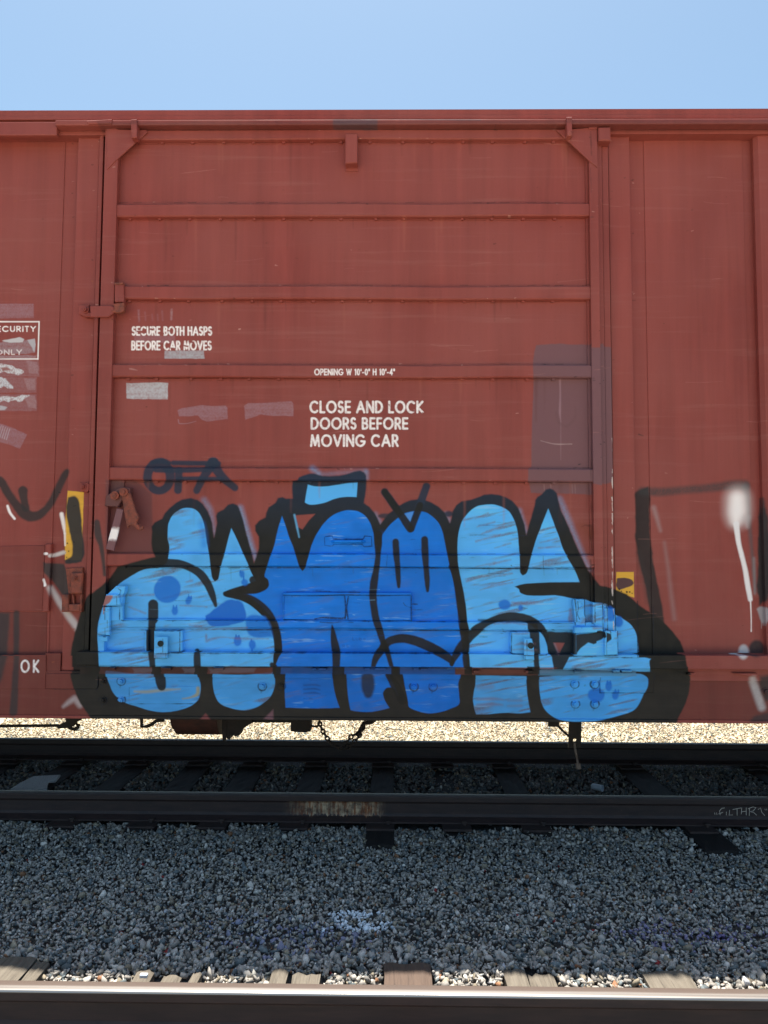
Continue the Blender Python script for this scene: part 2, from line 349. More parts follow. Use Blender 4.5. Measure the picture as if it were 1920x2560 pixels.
S(Q0, [(475, 1100, 16), (520, 1065, 34), (560, 1040, 46), (600, 1090, 40)], srgb(200, 188, 190), 12, .7, tex=gs)
P(T4, [(660, 260), (690, 225), (760, 200), (775, 290), (770, 420), (780, 620), (800, 780), (830, 940), (860, 1080), (876, 1220), (800, 1230), (770, 1120), (740, 960), (700, 800), (668, 640), (664, 450)], srgb(38, 36, 38), 7, .93, True, 4)
S(T4, [(720, 235, 66), (850, 240, 62), (1000, 228, 58), (1200, 212, 60), (1380, 190, 72), (1480, 190, 80)], srgb(60, 58, 60), 13, .78, tex=.6+.5*n_fine)
S(T4, [(1490, 200, 60), (1510, 420, 34), (1530, 620, 26), (1552, 850, 26), (1565, 980, 20)], srgb(86, 82, 86), 12, .7)
S(T4, [(690, 700, 40), (730, 880, 50), (770, 1060, 60)], srgb(60, 50, 52), 16, .4)
S(T4, [(1552, 740, 20), (1558, 1000, 16)], srgb(150, 145, 150), 10, .6)
s, m = stroke_mask(tl(T4, [(1430, 300, 130), (1430, 390, 130), (1420, 440, 80)]), 60); blend(s, m, WHT, .85)
s, m = stroke_mask(tl(T4, [(1425, 290, 80), (1425, 380, 100), (1415, 450, 60)]), 30); blend(s, m, WHT, .9)
S(T4, [(1418, 480, 44), (1425, 545, 40), (1440, 640, 34), (1480, 800, 36), (1506, 950, 38), (1523, 1045, 34)], srgb(246, 238, 240), 4, .95)
S(T4, [(1490, 440, 60), (1500, 500, 20)], srgb(200, 190, 192), 16, .5)
S(T4, [(1525, 1062, 10), (1530, 1180, 8), (1530, 1284, 8)], WHT, 2, .9)
S(T4, [(1600, 290, 10), (1608, 450, 38), (1612, 700, 56), (1614, 850, 60), (1606, 950, 60), (1612, 1030, 44), (1598, 1085, 14)], srgb(46, 45, 48), 5, .95, 4)
S(T4, [(1645, 300, 20), (1660, 600, 30), (1665, 850, 30)], srgb(60, 58, 60), 12, .6)
S(T4, [(1585, 1120, 20), (1612, 1130, 60), (1618, 1180, 44), (1618, 1215, 16)], srgb(170, 165, 170), 6, .85)
for x, l in ((1610, 1262), (1622, 1240)): S(T4, [(x, 1200, 7), (x, l, 5)], srgb(170, 165, 170), 2, .8)
S(T4, [(800, 360, 34), (825, 440, 26), (850, 530, 18)], srgb(170, 150, 152), 14, .55, tex=gs)
S(T4, [(880, 620, 20), (905, 790, 22), (925, 960, 30), (955, 1190, 30)], srgb(160, 138, 140), 14, .4, tex=gs)
E_(T4, 1572, 1415, 60, 64, srgb(50, 44, 50), 9, .92)
E_(T4, 1474, 1440, 38, 54, srgb(205, 200, 206), 10, .92)
S(B4, [(1535, 890, 46), (1570, 980, 60), (1612, 1105, 56)], srgb(200, 196, 198), 14, .8, tex=gs)
P(B4, [(1520, 1215), (1560, 1170), (1680, 1150), (1760, 1215)], srgb(60, 54, 58), 12, .8)
P(B4, [(1590, 870), (1760, 850), (1760, 990), (1640, 1060), (1600, 960)], srgb(52, 50, 54), 12, .85)

# -- the big piece: black body first
def sil(o, pts): return tl(o, pts)
out = []
out += sil(T1, [(430, 800), (375, 885), (315, 940), (230, 1005), (190, 1050), (165, 1100), (135, 1210), (108, 1310), (88, 1400), (78, 1490), (80, 1580)])
out += sil(B1, [(82, 860), (98, 940), (122, 1010), (150, 1075), (190, 1130), (232, 1185), (260, 1230)])
out += sil(B4, [(940, 1290), (985, 1190), (1040, 1080), (1066, 1000), (1075, 930), (1068, 860), (1055, 800), (1040, 715), (1000, 610), (960, 560), (900, 490), (830, 430), (770, 390), (700, 345), (600, 255), (520, 225), (450, 205), (400, 193), (350, 135), (305, 70)])
out += sil(T3, [(1210, 725), (1160, 610), (1110, 490), (1060, 380), (1040, 310), (1028, 250), (1000, 222), (975, 213), (945, 222), (915, 255), (880, 278), (864, 300), (858, 345), (838, 410), (815, 490), (797, 562)])
out += sil(T3, [(785, 490), (760, 410), (730, 350), (690, 305), (640, 275), (590, 260), (540, 255), (480, 262), (430, 280), (380, 300), (310, 310), (270, 340), (245, 385), (235, 430), (224, 472), (210, 440), (185, 395), (140, 350), (90, 320)])
out += sil(T2, [(1395, 303), (1340, 294), (1280, 300), (1230, 320), (1190, 345), (1150, 378), (1120, 400), (1090, 430), (1052, 480), (1030, 430), (1005, 390), (975, 355), (930, 322), (940, 270), (946, 210), (948, 160), (945, 118), (930, 95), (900, 80), (860, 86), (800, 105), (740, 118), (680, 122), (620, 120), (570, 105), (530, 102), (470, 118), (442, 130), (430, 148), (396, 158), (388, 190), (390, 240), (395, 287), (345, 290), (320, 277), (285, 285), (268, 322), (215, 355), (196, 395), (190, 430), (140, 460), (112, 490), (115, 530), (142, 575), (140, 660), (105, 775)])
out += sil(T1, [(1440, 700), (1400, 560), (1370, 440), (1345, 362), (1330, 338), (1295, 325), (1260, 335), (1225, 372), (1180, 395), (1170, 420), (1177, 470), (1165, 530), (1155, 582), (1142, 470), (1112, 390), (1072, 330), (1030, 300), (980, 286), (920, 295), (870, 320), (820, 360), (785, 400), (765, 440), (710, 468), (688, 500), (690, 560), (685, 620), (690, 680), (712, 725), (650, 740), (560, 765), (490, 785)])
# soft pale and blue spray outside the outline comes first
HL = srgb(108, 178, 226)
for o, p, k in ((T1, [(1352, 360, 30), (1385, 480, 34), (1425, 620, 34), (1470, 740, 24)], .9), (T1, [(1080, 300, 30), (1125, 380, 34), (1160, 560, 22)], .55),
    (T2, [(545, 65, 30), (585, 100, 26)], .8), (T2, [(600, 110, 20), (940, 85, 20)], .4), (T2, [(948, 90, 14), (950, 135, 12)], .8), (T2, [(1015, 410, 20), (1052, 475, 16)], .8), (T2, [(1540, 405, 14), (1575, 465, 14)], .7),
    (T3, [(1045, 290, 30), (1100, 420, 34), (1170, 590, 24), (1270, 825, 16)], .75), (T3, [(745, 380, 22), (797, 545, 16)], .8)):
    S(o, p, HL, 20, k*.75, tex=.5+.6*n_fine)
E_(T3, 218, 405, 34, 22, NAVY, 5, .9); E_(T2, 1085, 420, 50, 20, srgb(52, 48, 62), 6, .9); E_(T2, 455, 515, 30, 20, NAVY, 5, .8)
s, m = poly_mask(out, 4, False, 2.0)
navy_f = np.clip((1345-yy[s])/150, 0, 1)[..., None]*.9
colmap = (BLK*(1-navy_f)+NAVY*navy_f)*(.92+.22*n_patch[s][..., None])
dustf = np.clip((yy[s]-1683)/20, 0, 1)[..., None]
colmap = colmap*(1-dustf)+srgb(38, 35, 34)*dustf*(.85+.3*n_streak[s][..., None])
mm = m; a0 = al[s]; na = mm+a0*(1-mm)
rgb[s] = (colmap*mm[..., None]+rgb[s]*(a0*(1-mm))[..., None])/np.maximum(na, 1e-5)[..., None]; al[s] = na
# antennae
for p in ([(1085, 240, 58), (1170, 360, 60), (1275, 515, 58)], [(1398, 198, 58), (1362, 300, 60), (1320, 420, 52), (1285, 515, 50)]): S(T2, p, NAVY, 4, .95)
# uncovered red triangle gaps
for o, p in ((T2, [(413, 416), (565, 404), (515, 455), (468, 520), (436, 503), (428, 460)]),):
    s, m = poly_mask(tl(o, p), 3, False, 1); erase(s, m)
S(T2, [(408, 412, 12), (425, 490, 12), (443, 578, 8)], HL, 4, .9)

def light(o, p, base=LB, wear=.5, soft=2.2):
    s, m = poly_mask(tl(o, p), soft, True, 1.2)
    v = (.80+.36*n_patch[s]+.10*(n_streak[s]-.5))[..., None]
    c = np.minimum(base*v, 1)
    a0 = al[s]; rgb[s] = c*m[..., None]+rgb[s]*(1-m[..., None]); al[s] = np.maximum(al[s], m)
    # dry streaks where the red shows through
    t = np.clip((n_diag[s]-.55)/.22, 0, 1)*np.clip((n_patch[s]-.36)/.2, 0, 1)*wear*m*(.55+.6*n_fine[s])
    red = srgb(104, 96, 108); rgb[s] = rgb[s]*(1-t[..., None])+red*t[..., None]
    t = np.clip((.36-n_streak[s])/.12, 0, 1)*np.clip((n_patch[s]-.5)/.2, 0, 1)*.35*m
    rgb[s] = rgb[s]*(1-t[..., None])+srgb(170, 215, 245)*t[..., None]
A = [(800, 770), (815, 705), (820, 650), (808, 590), (808, 520), (815, 470), (840, 420), (880, 385), (925, 363), (970, 360), (1010, 370), (1045, 400), (1070, 450), (1085, 510), (1097, 590), (1118, 710), (1132, 830), (1142, 885), (1160, 912), (1186, 893), (1205, 800), (1240, 680), (1265, 580), (1285, 512), (1320, 580), (1360, 670), (1400, 760), (1432, 840), (1472, 908), (1400, 935), (1340, 955), (1280, 970), (1224, 995), (1240, 1025), (1300, 1040), (1370, 1060), (1430, 1092), (1500, 1152), (1552, 1212), (1585, 1290), (1603, 1350), (1608, 1420), (1600, 1475), (1600, 1552), (293, 1552), (287, 1440), (282, 1360), (280, 1290), (287, 1230), (300, 1170), (322, 1105), (345, 1050), (370, 1010), (400, 975), (450, 925), (500, 890), (560, 855), (620, 825), (680, 812), (740, 805)]
light(T1, A, LB, .75)
Bf = [(315, 420), (340, 490), (372, 585), (402, 665), (428, 745), (445, 800), (468, 832), (490, 805), (505, 750), (520, 700), (545, 620), (590, 530), (640, 462), (700, 412), (760, 386), (830, 376), (890, 386), (940, 420), (975, 470), (1000, 545), (1010, 640), (1045, 700), (1064, 640), (1066, 570), (1090, 528), (1130, 480), (1190, 430), (1230, 402), (1300, 385), (1350, 385), (1400, 396), (1450, 430), (1490, 475), (1515, 530), (1530, 590), (1545, 660), (1560, 740), (1580, 830), (1605, 930), (1620, 1040), (1632, 1130), (1636, 1200), (1650, 1280), (1690, 1340), (1700, 1420), (1700, 1556), (262, 1552), (290, 1480), (315, 1440), (315, 1380), (303, 1310), (278, 1250), (240, 1190), (200, 1140), (150, 1090), (90, 1040), (20, 1005), (75, 1005), (130, 1000), (195, 970), (216, 940), (210, 900), (184, 870), (203, 800), (228, 720), (257, 640), (285, 520)]
light(T2, Bf, DB, .25)
s, m = poly_mask(tl(T2, [(1070, 560), (1620, 980), (1640, 1220), (1040, 1200), (1000, 900)]), 40); rgb[s] = rgb[s]*(1-.35*m[..., None])+DB2*.35*m[..., None]
P(T2, [(1232, 405), (1300, 386), (1275, 475)], srgb(78, 142, 222), 2)
K = [(535, 333), (440, 342), (390, 370), (350, 410), (320, 450), (300, 500), (287, 560), (280, 640), (283, 720), (288, 800), (315, 930), (332, 1010), (345, 1100), (355, 1205), (368, 1270), (362, 1360), (366, 1450), (378, 1562), (1100, 1575), (1741, 1590), (1724, 1545), (1722, 1505), (1735, 1492), (1690, 1482), (1642, 1482), (1636, 1370), (1615, 1290), (1580, 1235), (1520, 1190), (1462, 1158), (1450, 1112), (1400, 1102), (1367, 1076), (1292, 1066), (1230, 1045), (1150, 1040), (1080, 1025), (1000, 1015), (900, 1018), (800, 1015), (752, 995), (742, 968), (708, 950), (780, 930), (900, 920), (1050, 916), (1197, 916), (1160, 825), (1110, 740), (1070, 660), (1040, 570), (1010, 490), (985, 420), (962, 366), (930, 440), (900, 520), (870, 600), (840, 700), (815, 800), (798, 850), (770, 866), (750, 840), (748, 720), (740, 640), (735, 560), (720, 490), (700, 440), (670, 390), (630, 360), (580, 340)]
light(T3, K, LB, .75)
P(T2, [(508, 182), (560, 196), (640, 198), (700, 190), (800, 175), (882, 168), (874, 278), (800, 276), (720, 288), (640, 318), (580, 332), (520, 334), (486, 318), (496, 250)], LB, 2)
# sill pieces
light(B1, [(345, 830), (500, 842), (700, 850), (900, 852), (1030, 855), (1045, 900), (1056, 945), (1050, 1000), (1035, 1050), (980, 1095), (900, 1125), (820, 1140), (740, 1140), (660, 1125), (580, 1100), (500, 1075), (440, 1040), (395, 990), (370, 930), (352, 880)], srgb(72, 162, 236), .8)
light(B1, [(1150, 850), (1380, 858), (1602, 838), (1613, 900), (1605, 960), (1580, 1020), (1530, 1070), (1470, 1105), (1400, 1125), (1330, 1122), (1260, 1105), (1200, 1075), (1165, 1020), (1148, 960), (1145, 900)], srgb(72, 162, 236), .8)
light(B2, [(345, 845), (690, 850), (700, 930), (715, 1010), (747, 1108), (540, 1113), (342, 1108), (335, 1000), (337, 920)], srgb(6, 112, 214), .4)
light(B2, [(800, 850), (1120, 850), (1130, 880), (1145, 920), (1165, 960), (1187, 1022), (1162, 975), (1135, 955), (1100, 960), (1075, 990), (1075, 1020), (1090, 1060), (1122, 1110), (1040, 1130), (960, 1140), (880, 1135), (830, 1125), (815, 1060), (805, 960)], srgb(6, 112, 214), .4)
light(B2, [(1220, 850), (1655, 855), (1650, 880), (1637, 930), (1643, 1000), (1642, 1080), (1580, 1115), (1500, 1140), (1420, 1150), (1340, 1135), (1270, 1105), (1260, 1060), (1240, 960)], srgb(6, 114, 218), .2)
light(B3, [(415, 862), (795, 870), (800, 960), (810, 1040), (826, 1140), (750, 1150), (640, 1145), (520, 1155), (422, 1158), (410, 1120), (398, 1050), (405, 980), (415, 930)], srgb(76, 160, 228), .9)
light(B3, [(893, 875), (895, 960), (905, 1040), (930, 1110), (975, 1160), (1040, 1195), (1150, 1210), (1280, 1208), (1380, 1195), (1500, 1165), (1600, 1130), (1640, 1085), (1680, 1000), (1705, 940), (1700, 880), (1640, 852), (1300, 850)], srgb(70, 166, 242), .7)
S(B1, [(560, 985, 14), (650, 988, 22), (780, 975, 20), (900, 968, 8)], srgb(170, 160, 120), 7, .7)
S(B1, [(1035, 960, 26), (1030, 1005, 24), (980, 1030, 12), (920, 1040, 6)], srgb(170, 160, 110), 6, .8)
S(B3, [(440, 960, 20), (540, 950, 30)], srgb(120, 120, 150), 14, .5)
for y in (1045, 1085): S(B3, [(430, y, 14), (540, y-4, 24), (620, y+2, 6)], srgb(118, 110, 138), 9, .65); S(B3, [(660, y+10, 10), (760, y+8, 18)], srgb(118, 110, 138), 9, .5)
for y in (940, 970, 1000): S(B2, [(480, y, 8), (560, y-4, 12), (600, y+4, 4)], srgb(24, 54, 110), 6, .6)
# black strokes over the fills
K_ = BLK
for o, p in (
 (T1, [(730, 775, 70), (830, 772, 60), (900, 778, 58), (980, 808, 58), (1050, 853, 62), (1105, 925, 60), (1142, 1010, 50), (1168, 1092, 26)]),
 (T1, [(699, 1085, 76), (698, 1190, 76), (689, 1218, 58), (686, 1300, 54), (686, 1440, 54), (695, 1552, 44)]), (B1, [(745, 845, 80), (756, 910, 78), (763, 948, 62)]),
 (T1, [(1028, 1432, 36), (1028, 1470, 50), (1030, 1552, 52)]),
 (T1, [(1450, 900, 60), (1490, 930, 90), (1530, 915, 66)]), (T1, [(1240, 1003, 36), (1300, 992, 56), (1400, 965, 66), (1480, 945, 80)]),
 (T1, [(1300, 1005, 50), (1400, 1030, 52), (1480, 1075, 60), (1560, 1150, 62), (1610, 1250, 62), (1632, 1340, 58), (1632, 1420, 50), (1618, 1480, 30)]),
 (T1, [(1600, 1552, 60), (1590, 1535, 36)]),
 (T2, [(1036, 560, 60), (1036, 640, 54), (1035, 720, 42), (1022, 820, 46), (1005, 920, 58), (998, 1000, 56), (1003, 1090, 54), (1020, 1190, 56), (1045, 1270, 54), (1068, 1350, 45), (1078, 1390, 45)]),
 (T2, [(1085, 240, 50), (1170, 360, 54), (1277, 515, 58)]), (T2, [(1350, 340, 50), (1320, 420, 50), (1285, 515, 50)]),
 (T2, [(1167, 614, 50), (1172, 700, 50), (1182, 800, 42), (1188, 900, 36), (1191, 950, 22)]), (T2, [(1385, 598, 52), (1388, 700, 56), (1395, 800, 44), (1403, 900, 42), (1407, 980, 22)]),
 (T2, [(690, 1240, 8), (698, 1290, 34), (705, 1350, 50), (718, 1420, 64), (722, 1480, 60), (722, 1552, 54)]),
 (B2, [(1075, 650, 60), (1110, 615, 62), (1160, 595, 62), (1230, 588, 68), (1310, 605, 72), (1390, 635, 74), (1460, 670, 74), (1530, 710, 66), (1585, 755, 50), (1588, 785, 28)]),
 (B2, [(1085, 650, 60), (1045, 695, 60), (1018, 740, 50), (1002, 790, 38), (995, 830, 34)]),
 (B2, [(1080, 620, 46), (1102, 680, 40), (1120, 740, 36), (1140, 815, 30)]),
 (B2, [(1108, 860, 40), (1140, 900, 60), (1180, 970, 70), (1220, 1050, 70)]),
 (B3, [(236, 782, 26), (262, 725, 48), (308, 652, 66), (365, 585, 66), (425, 522, 70), (490, 478, 50), (560, 447, 52), (640, 427, 62), (700, 424, 62), (770, 432, 62), (840, 458, 60), (900, 505, 60), (935, 555, 48), (950, 615, 26), (960, 690, 12)]),
 (T3, [(235, 800, 40), (262, 850, 50), (285, 950, 58), (300, 1050, 60), (315, 1150, 62), (325, 1215, 46), (325, 1290, 50)]),
 (B3, [(325, 470, 45), (325, 540, 50), (342, 620, 58), (345, 700, 46), (345, 740, 54), (350, 815, 42)]),
 (T3, [(845, 1235, 76), (850, 1320, 70), (866, 1420, 45), (872, 1500, 42), (878, 1565, 38)])):
    S(o, p, K_, 3, .97, 1.5)
P(T3, [(955, 1290), (1150, 1295), (1150, 1475), (1120, 1478), (1070, 1576), (1005, 1574), (988, 1475), (962, 1440)], K_, 2.5, .97, False)
P(T3, [(1150, 1302), (1260, 1290), (1340, 1272), (1375, 1285), (1384, 1320), (1350, 1345), (1280, 1372), (1240, 1360), (1185, 1400), (1160, 1432), (1150, 1470)], K_, 2.5, .97, False)
P(T3, [(1000, 1370), (1085, 1372), (1060, 1420), (1040, 1462)], srgb(150, 82, 82), 3, 1, False)
S(T3, [(1010, 1380, 10), (1040, 1455, 8)], srgb(150, 140, 160), 5, .6)
S(B2, [(958, 885, 96), (960, 950, 98), (962, 1005, 64)], srgb(34, 40, 56), 9, .9)
P(B1, [(1050, 1196), (1092, 1150), (1132, 1196)], srgb(132, 70, 72), 5, .9, False); P(B1, [(1530, 1190), (1600, 1120), (1602, 1196)], srgb(128, 88, 98), 5, .85, False)
S(T3, [(440, 1200, 12), (560, 1205, 16), (800, 1212, 16), (890, 1215, 8)], srgb(22, 24, 34), 5, .9)
# spots of the darker blue
sp = srgb(14, 112, 214)
for o, cx, cy, rx, ry, rot in ((T1, 805, 970, 103, 108, .5), (T1, 965, 1052, 24, 34, .4), (T1, 862, 1132, 27, 34, 0), (T1, 1330, 1358, 30, 38, 0), (T1, 1442, 1385, 26, 36, 0), (T1, 1365, 857, 20, 26, 0), (T1, 1385, 918, 26, 24, 0),
    (T3, 632, 1085, 48, 42, 0), (T3, 755, 1108, 18, 24, 0), (T3, 1412, 1150, 42, 56, 0), (T3, 1490, 1212, 34, 40, 0), (B3, 1322, 1012, 66, 56, 0), (B3, 1412, 945, 24, 38, 0), (B3, 1465, 1012, 26, 36, 0)):
    E_(o, cx, cy, rx*.96, ry*.96, sp, 5, .88, rot, 3)
for o, x, y, l in ((T1, 965, 1010, 26), (T1, 985, 1020, 20), (T1, 850, 1090, 20), (T1, 875, 1090, 18), (T1, 1320, 1312, 20), (T1, 1342, 1315, 20), (T1, 1435, 1345, 14), (T1, 1440, 1415, 20), (B3, 1402, 905, 26), (B3, 1425, 905, 20), (B3, 1462, 970, 24), (B3, 1485, 972, 20), (T1, 1352, 830, 14), (T1, 1378, 870, 30)):
    S(o, [(x, y, 8), (x, y+l, 12)], sp, 2, .95)
P(T1, [(1090, 1170), (1140, 1135), (1200, 1080), (1280, 1050), (1360, 1065), (1392, 1120), (1385, 1200), (1300, 1236), (1200, 1248), (1120, 1235)], srgb(12, 106, 208), 4, .95, True, 6)
P(T1, [(1392, 1190), (1450, 1160), (1540, 1180), (1580, 1250), (1598, 1330), (1500, 1335), (1430, 1312), (1395, 1250)], srgb(16, 116, 214), 8, .9, True, 6)
S(T1, [(1060, 480, 30), (1075, 560, 40), (1080, 640, 40)], DB, 22, .55)
# rust-red scuffs across the light fills
for o, p in ((T3, [(690, 1070, 10), (800, 1075, 24), (920, 1065, 10)]), (T3, [(1128, 1120, 20), (1130, 1200, 40)]), (B3, [(560, 480, 8), (680, 472, 16), (800, 485, 12)]), (B3, [(700, 632, 8), (760, 618, 16), (850, 622, 10)]), (B3, [(690, 665, 8), (790, 662, 16), (860, 668, 8)]), (B3, [(690, 548, 8), (800, 542, 14)]),
    (B3, [(1290, 506, 16), (1365, 508, 16)]), (B1, [(1090, 520, 6), (1250, 516, 14), (1400, 508, 10)]), (B1, [(1095, 560, 16), (1100, 605, 30), (1200, 580, 14), (1350, 590, 12), (1560, 590, 8)]), (T1, [(950, 915, 8), (990, 905, 20)]), (T1, [(970, 1240, 14), (1060, 1248, 18)]), (T3, [(520, 790, 6), (600, 765, 12), (680, 748, 6)]), (T3, [(450, 975, 8), (560, 940, 16), (690, 920, 6)]), (T3, [(440, 870, 4), (560, 870, 8), (690, 850, 8)]),
    (T3, [(1500, 1300, 4), (1420, 1320, 10)]), (T3, [(430, 500, 5), (560, 465, 9)]), (T3, [(460, 555, 5), (620, 495, 10)]), (T3, [(420, 610, 5), (600, 560, 9)]), (T3, [(560, 660, 6), (680, 625, 9)]), (T3, [(415, 440, 5), (510, 400, 8)]), (T3, [(900, 620, 4), (1030, 590, 10)]), (T3, [(890, 660, 5), (1050, 650, 10)]), (T3, [(420, 800, 5), (560, 770, 9)]), (T3, [(350, 910, 5), (450, 880, 9)]), (T1, [(520, 1020, 6), (700, 1010, 10)]), (T1, [(510, 1100, 8), (640, 1150, 14)]), (T1, [(900, 1090, 8), (1100, 1100, 12)])):
    S(o, p, srgb(122, 92, 100), 5, .62, 4, tex=.45+.8*n_fine)
P(B1, [(385, 262), (440, 262), (420, 310), (375, 345), (365, 400), (345, 400), (350, 340), (362, 300)], srgb(160, 92, 68), 3, .9, True, 4)
# OFA tag
OC = srgb(38, 48, 68)
ring = [(742+86*math.cos(t), 128+102*math.sin(t), 66-6*math.sin(t)) for t in np.linspace(0, 2*math.pi, 20)]
S(T1, ring, OC, 4, .93); S(T1, [(690, 18, 30), (760, 6, 44), (820, 22, 30)], OC, 4, .93)
for p in ([(892, 80, 46), (884, 226, 50)], [(850, 22, 28), (1190, 26, 28)], [(720, 72, 34), (900, 76, 32), (1110, 72, 28)], [(885, 142, 24), (1050, 138, 24)], [(1148, 22, 78), (1108, 78, 60), (1064, 150, 50), (1026, 228, 44)], [(1150, 22, 72), (1188, 90, 60), (1240, 150, 52), (1312, 208, 44)], [(1060, 144, 26), (1215, 142, 26)]):
    S(T1, [(q[0], q[1], q[2]+9) for q in p], OC, 4, .93)
# dark stroke running down the left stile
S(T1, [(276, 470, 46), (286, 560, 54), (308, 640, 36), (325, 760, 26), (335, 860, 26)], srgb(56, 50, 52), 6, .9)
# recessed strip under the bottom rail stays mostly bare and dirty
s = win(150, 1420, 1669, 1683)
mk = np.clip((n_patch[s]*.7+vnoise(120, 50, 33)[s]*.5-.42)/.12, 0, 1)*np.where(xx[s] < 680, 1, np.where(xx[s] > 1135, .9, .25)); erase(s, mk*.7)
P((0, 0), [(250, 1667), (690, 1667), (690, 1684), (250, 1684)], srgb(84, 46, 46), 2, .75, False, 2, 1.0)
P((0, 0), [(690, 1666), (1138, 1667), (1138, 1685), (690, 1684)], srgb(10, 86, 170), 2, .92, False, 2, 1.0, .7+.4*n_streak)
P((0, 0), [(1138, 1668), (1345, 1670), (1345, 1687), (1138, 1686)], srgb(104, 60, 54), 2, .85, False, 2, 1.0)
P((0, 0), [(1345, 1672), (1590, 1676), (1590, 1690), (1345, 1688)], srgb(84, 140, 184), 2, .85, False, 2, 1.0, .6+.5*n_streak)
for a_, b_ in ((330, 402), (455, 500), (520, 640)): P((0, 0), [(a_, 1670), (b_, 1670), (b_-6, 1680), (a_+8, 1682)], srgb(120, 130, 150), 4, .3, False, 4, 1.0)
for a_, b_ in ((180, 250), (380, 404), (487, 519), (682, 702), (831, 861), (978, 995), (977+5, 1000), (1161, 1180), (1318, 1349), (1625, 1720)): P((0, 0), [(a_, 1666), (b_, 1667), (b_, 1686), (a_, 1685)], BLK, 2, .95, False, 1, 1.0)
# dark lines at ribs, chips and scratches
DRK = srgb(58, 36, 34)
for (a, b) in RIBS[1:6]:
    for x0 in range(300, 1470, 34):
        if random.random() < .7: S((0, 0), [(x0, b+2.5+random.random()-.5, 1.6), (x0+26+random.random()*8, b+2.5, 1.6)], DRK, 2, .55, sc_=1.0)
        if random.random() < .35: S((0, 0), [(x0, a-1, 1.4), (x0+20, a-1.5, 1.2)], DRK, 2, .6, sc_=1.0)
        if random.random() < .25: S((0, 0), [(x0+5, b+4, 2), (x0+5+random.random()*2, b+14+random.random()*22, .6)], DRK, 4, .28, sc_=1.0)
for i in range(70):
    x, y = random.uniform(0, 1900), random.uniform(350, 1780); l = random.uniform(15, 110); a = random.uniform(-.12, .12)
    if 270 < x < 1500 and 1250 < y < 1790: continue
    S((0, 0), [(x, y, .8), (x+l/2, y+a*l/2+random.uniform(-2, 2), 1.1), (x+l, y+a*l, .5)], srgb(190, 130, 122), 1.6, random.uniform(.15, .45), sc_=1.0)
for i in range(40):
    y = random.uniform(1080, 1580); S((0, 0), [(1528+random.uniform(-1, 1), y, random.uniform(1, 3.5)), (1529, y+random.uniform(3, 22), 1)], srgb(222, 205, 200), 1.5, .8, wob=2, sc_=1.0)
for i in range(420):     # chips along ribs, stiles and posts
    q = random.random()
    if q < .5: a_, b_ = random.choice(RIBS); x, y = random.uniform(285, 1475), random.choice((a_, b_))+random.uniform(-2, 2)
    elif q < .8: x, y = random.choice((246, 280, 1480, 1501, 1528, 232, 181, 1581))+random.uniform(-3, 3), random.uniform(340, 1640)
    else: x, y = random.uniform(0, 1900), random.uniform(340, 1780)
    ii, jj = int(y-OY), int(x-OX)
    c_ = (srgb(70, 34, 28), srgb(150, 82, 60), srgb(196, 140, 130))[i % 3] if al[ii, jj] < .3 else srgb(20, 24, 34)
    l = random.uniform(1, 7); S((0, 0), [(x, y, random.uniform(.8, 2.6)), (x+l, y+random.uniform(-2, 2), .8)], c_, 1.4, random.uniform(.3, .85), 3, sc_=1.0)
for i in range(60):      # thin runs of dirt and rust below the ribs
    a_, b_ = random.choice(RIBS[:5]); x = random.uniform(295, 1470); l = random.uniform(25, 120)
    S((0, 0), [(x, b_+3, random.uniform(3, 9)), (x+random.uniform(-1, 1), b_+l*.5, 5), (x, b_+l, 1)], (srgb(92, 46, 40), srgb(168, 96, 82))[i % 2], 8, random.uniform(.12, .35), 2, sc_=1.0)
for y in (330, 420, 1150, 1240, 1330, 1400): S((0, 0), [(1476, y, 2.5), (1478, y+60, 2.5)], srgb(60, 34, 30), 3, .5, wob=4, sc_=1.0)
S(R1, [(760, 1552, 5), (790, 1540, 10), (830, 1545, 12), (828, 1640, 8)], srgb(60, 30, 26), 5, .8, 4)
S(R1, [(760, 1540, 60), (820, 1600, 70)], srgb(130, 62, 42), 30, .5, 6)
S(R1, [(1190, 858, 10), (1225, 868, 5)], srgb(70, 40, 38), 2, .8)
P((0, 0), [(250, 313), (960, 310), (1930, 306), (1930, 318), (960, 321), (250, 323)], srgb(60, 46, 50), 4, .35, False, 3, 1.0)  # shade of the recess under the door header, painted as a dark strip
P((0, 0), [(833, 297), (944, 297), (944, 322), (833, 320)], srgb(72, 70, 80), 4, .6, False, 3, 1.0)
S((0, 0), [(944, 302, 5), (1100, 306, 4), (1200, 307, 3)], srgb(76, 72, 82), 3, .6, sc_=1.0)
S(Q0, [(560, 800, 6), (600, 790, 5)], DRK, 2, .6)
# embossed plate words
text("Lube", 881, 914, 1592, 1601, 0, srgb(26, 70, 150), .16, 1.4, .55)
text("RS", 856, 872, 1611, 1619, 0, srgb(26, 70, 150), .18, 1.4, .45)

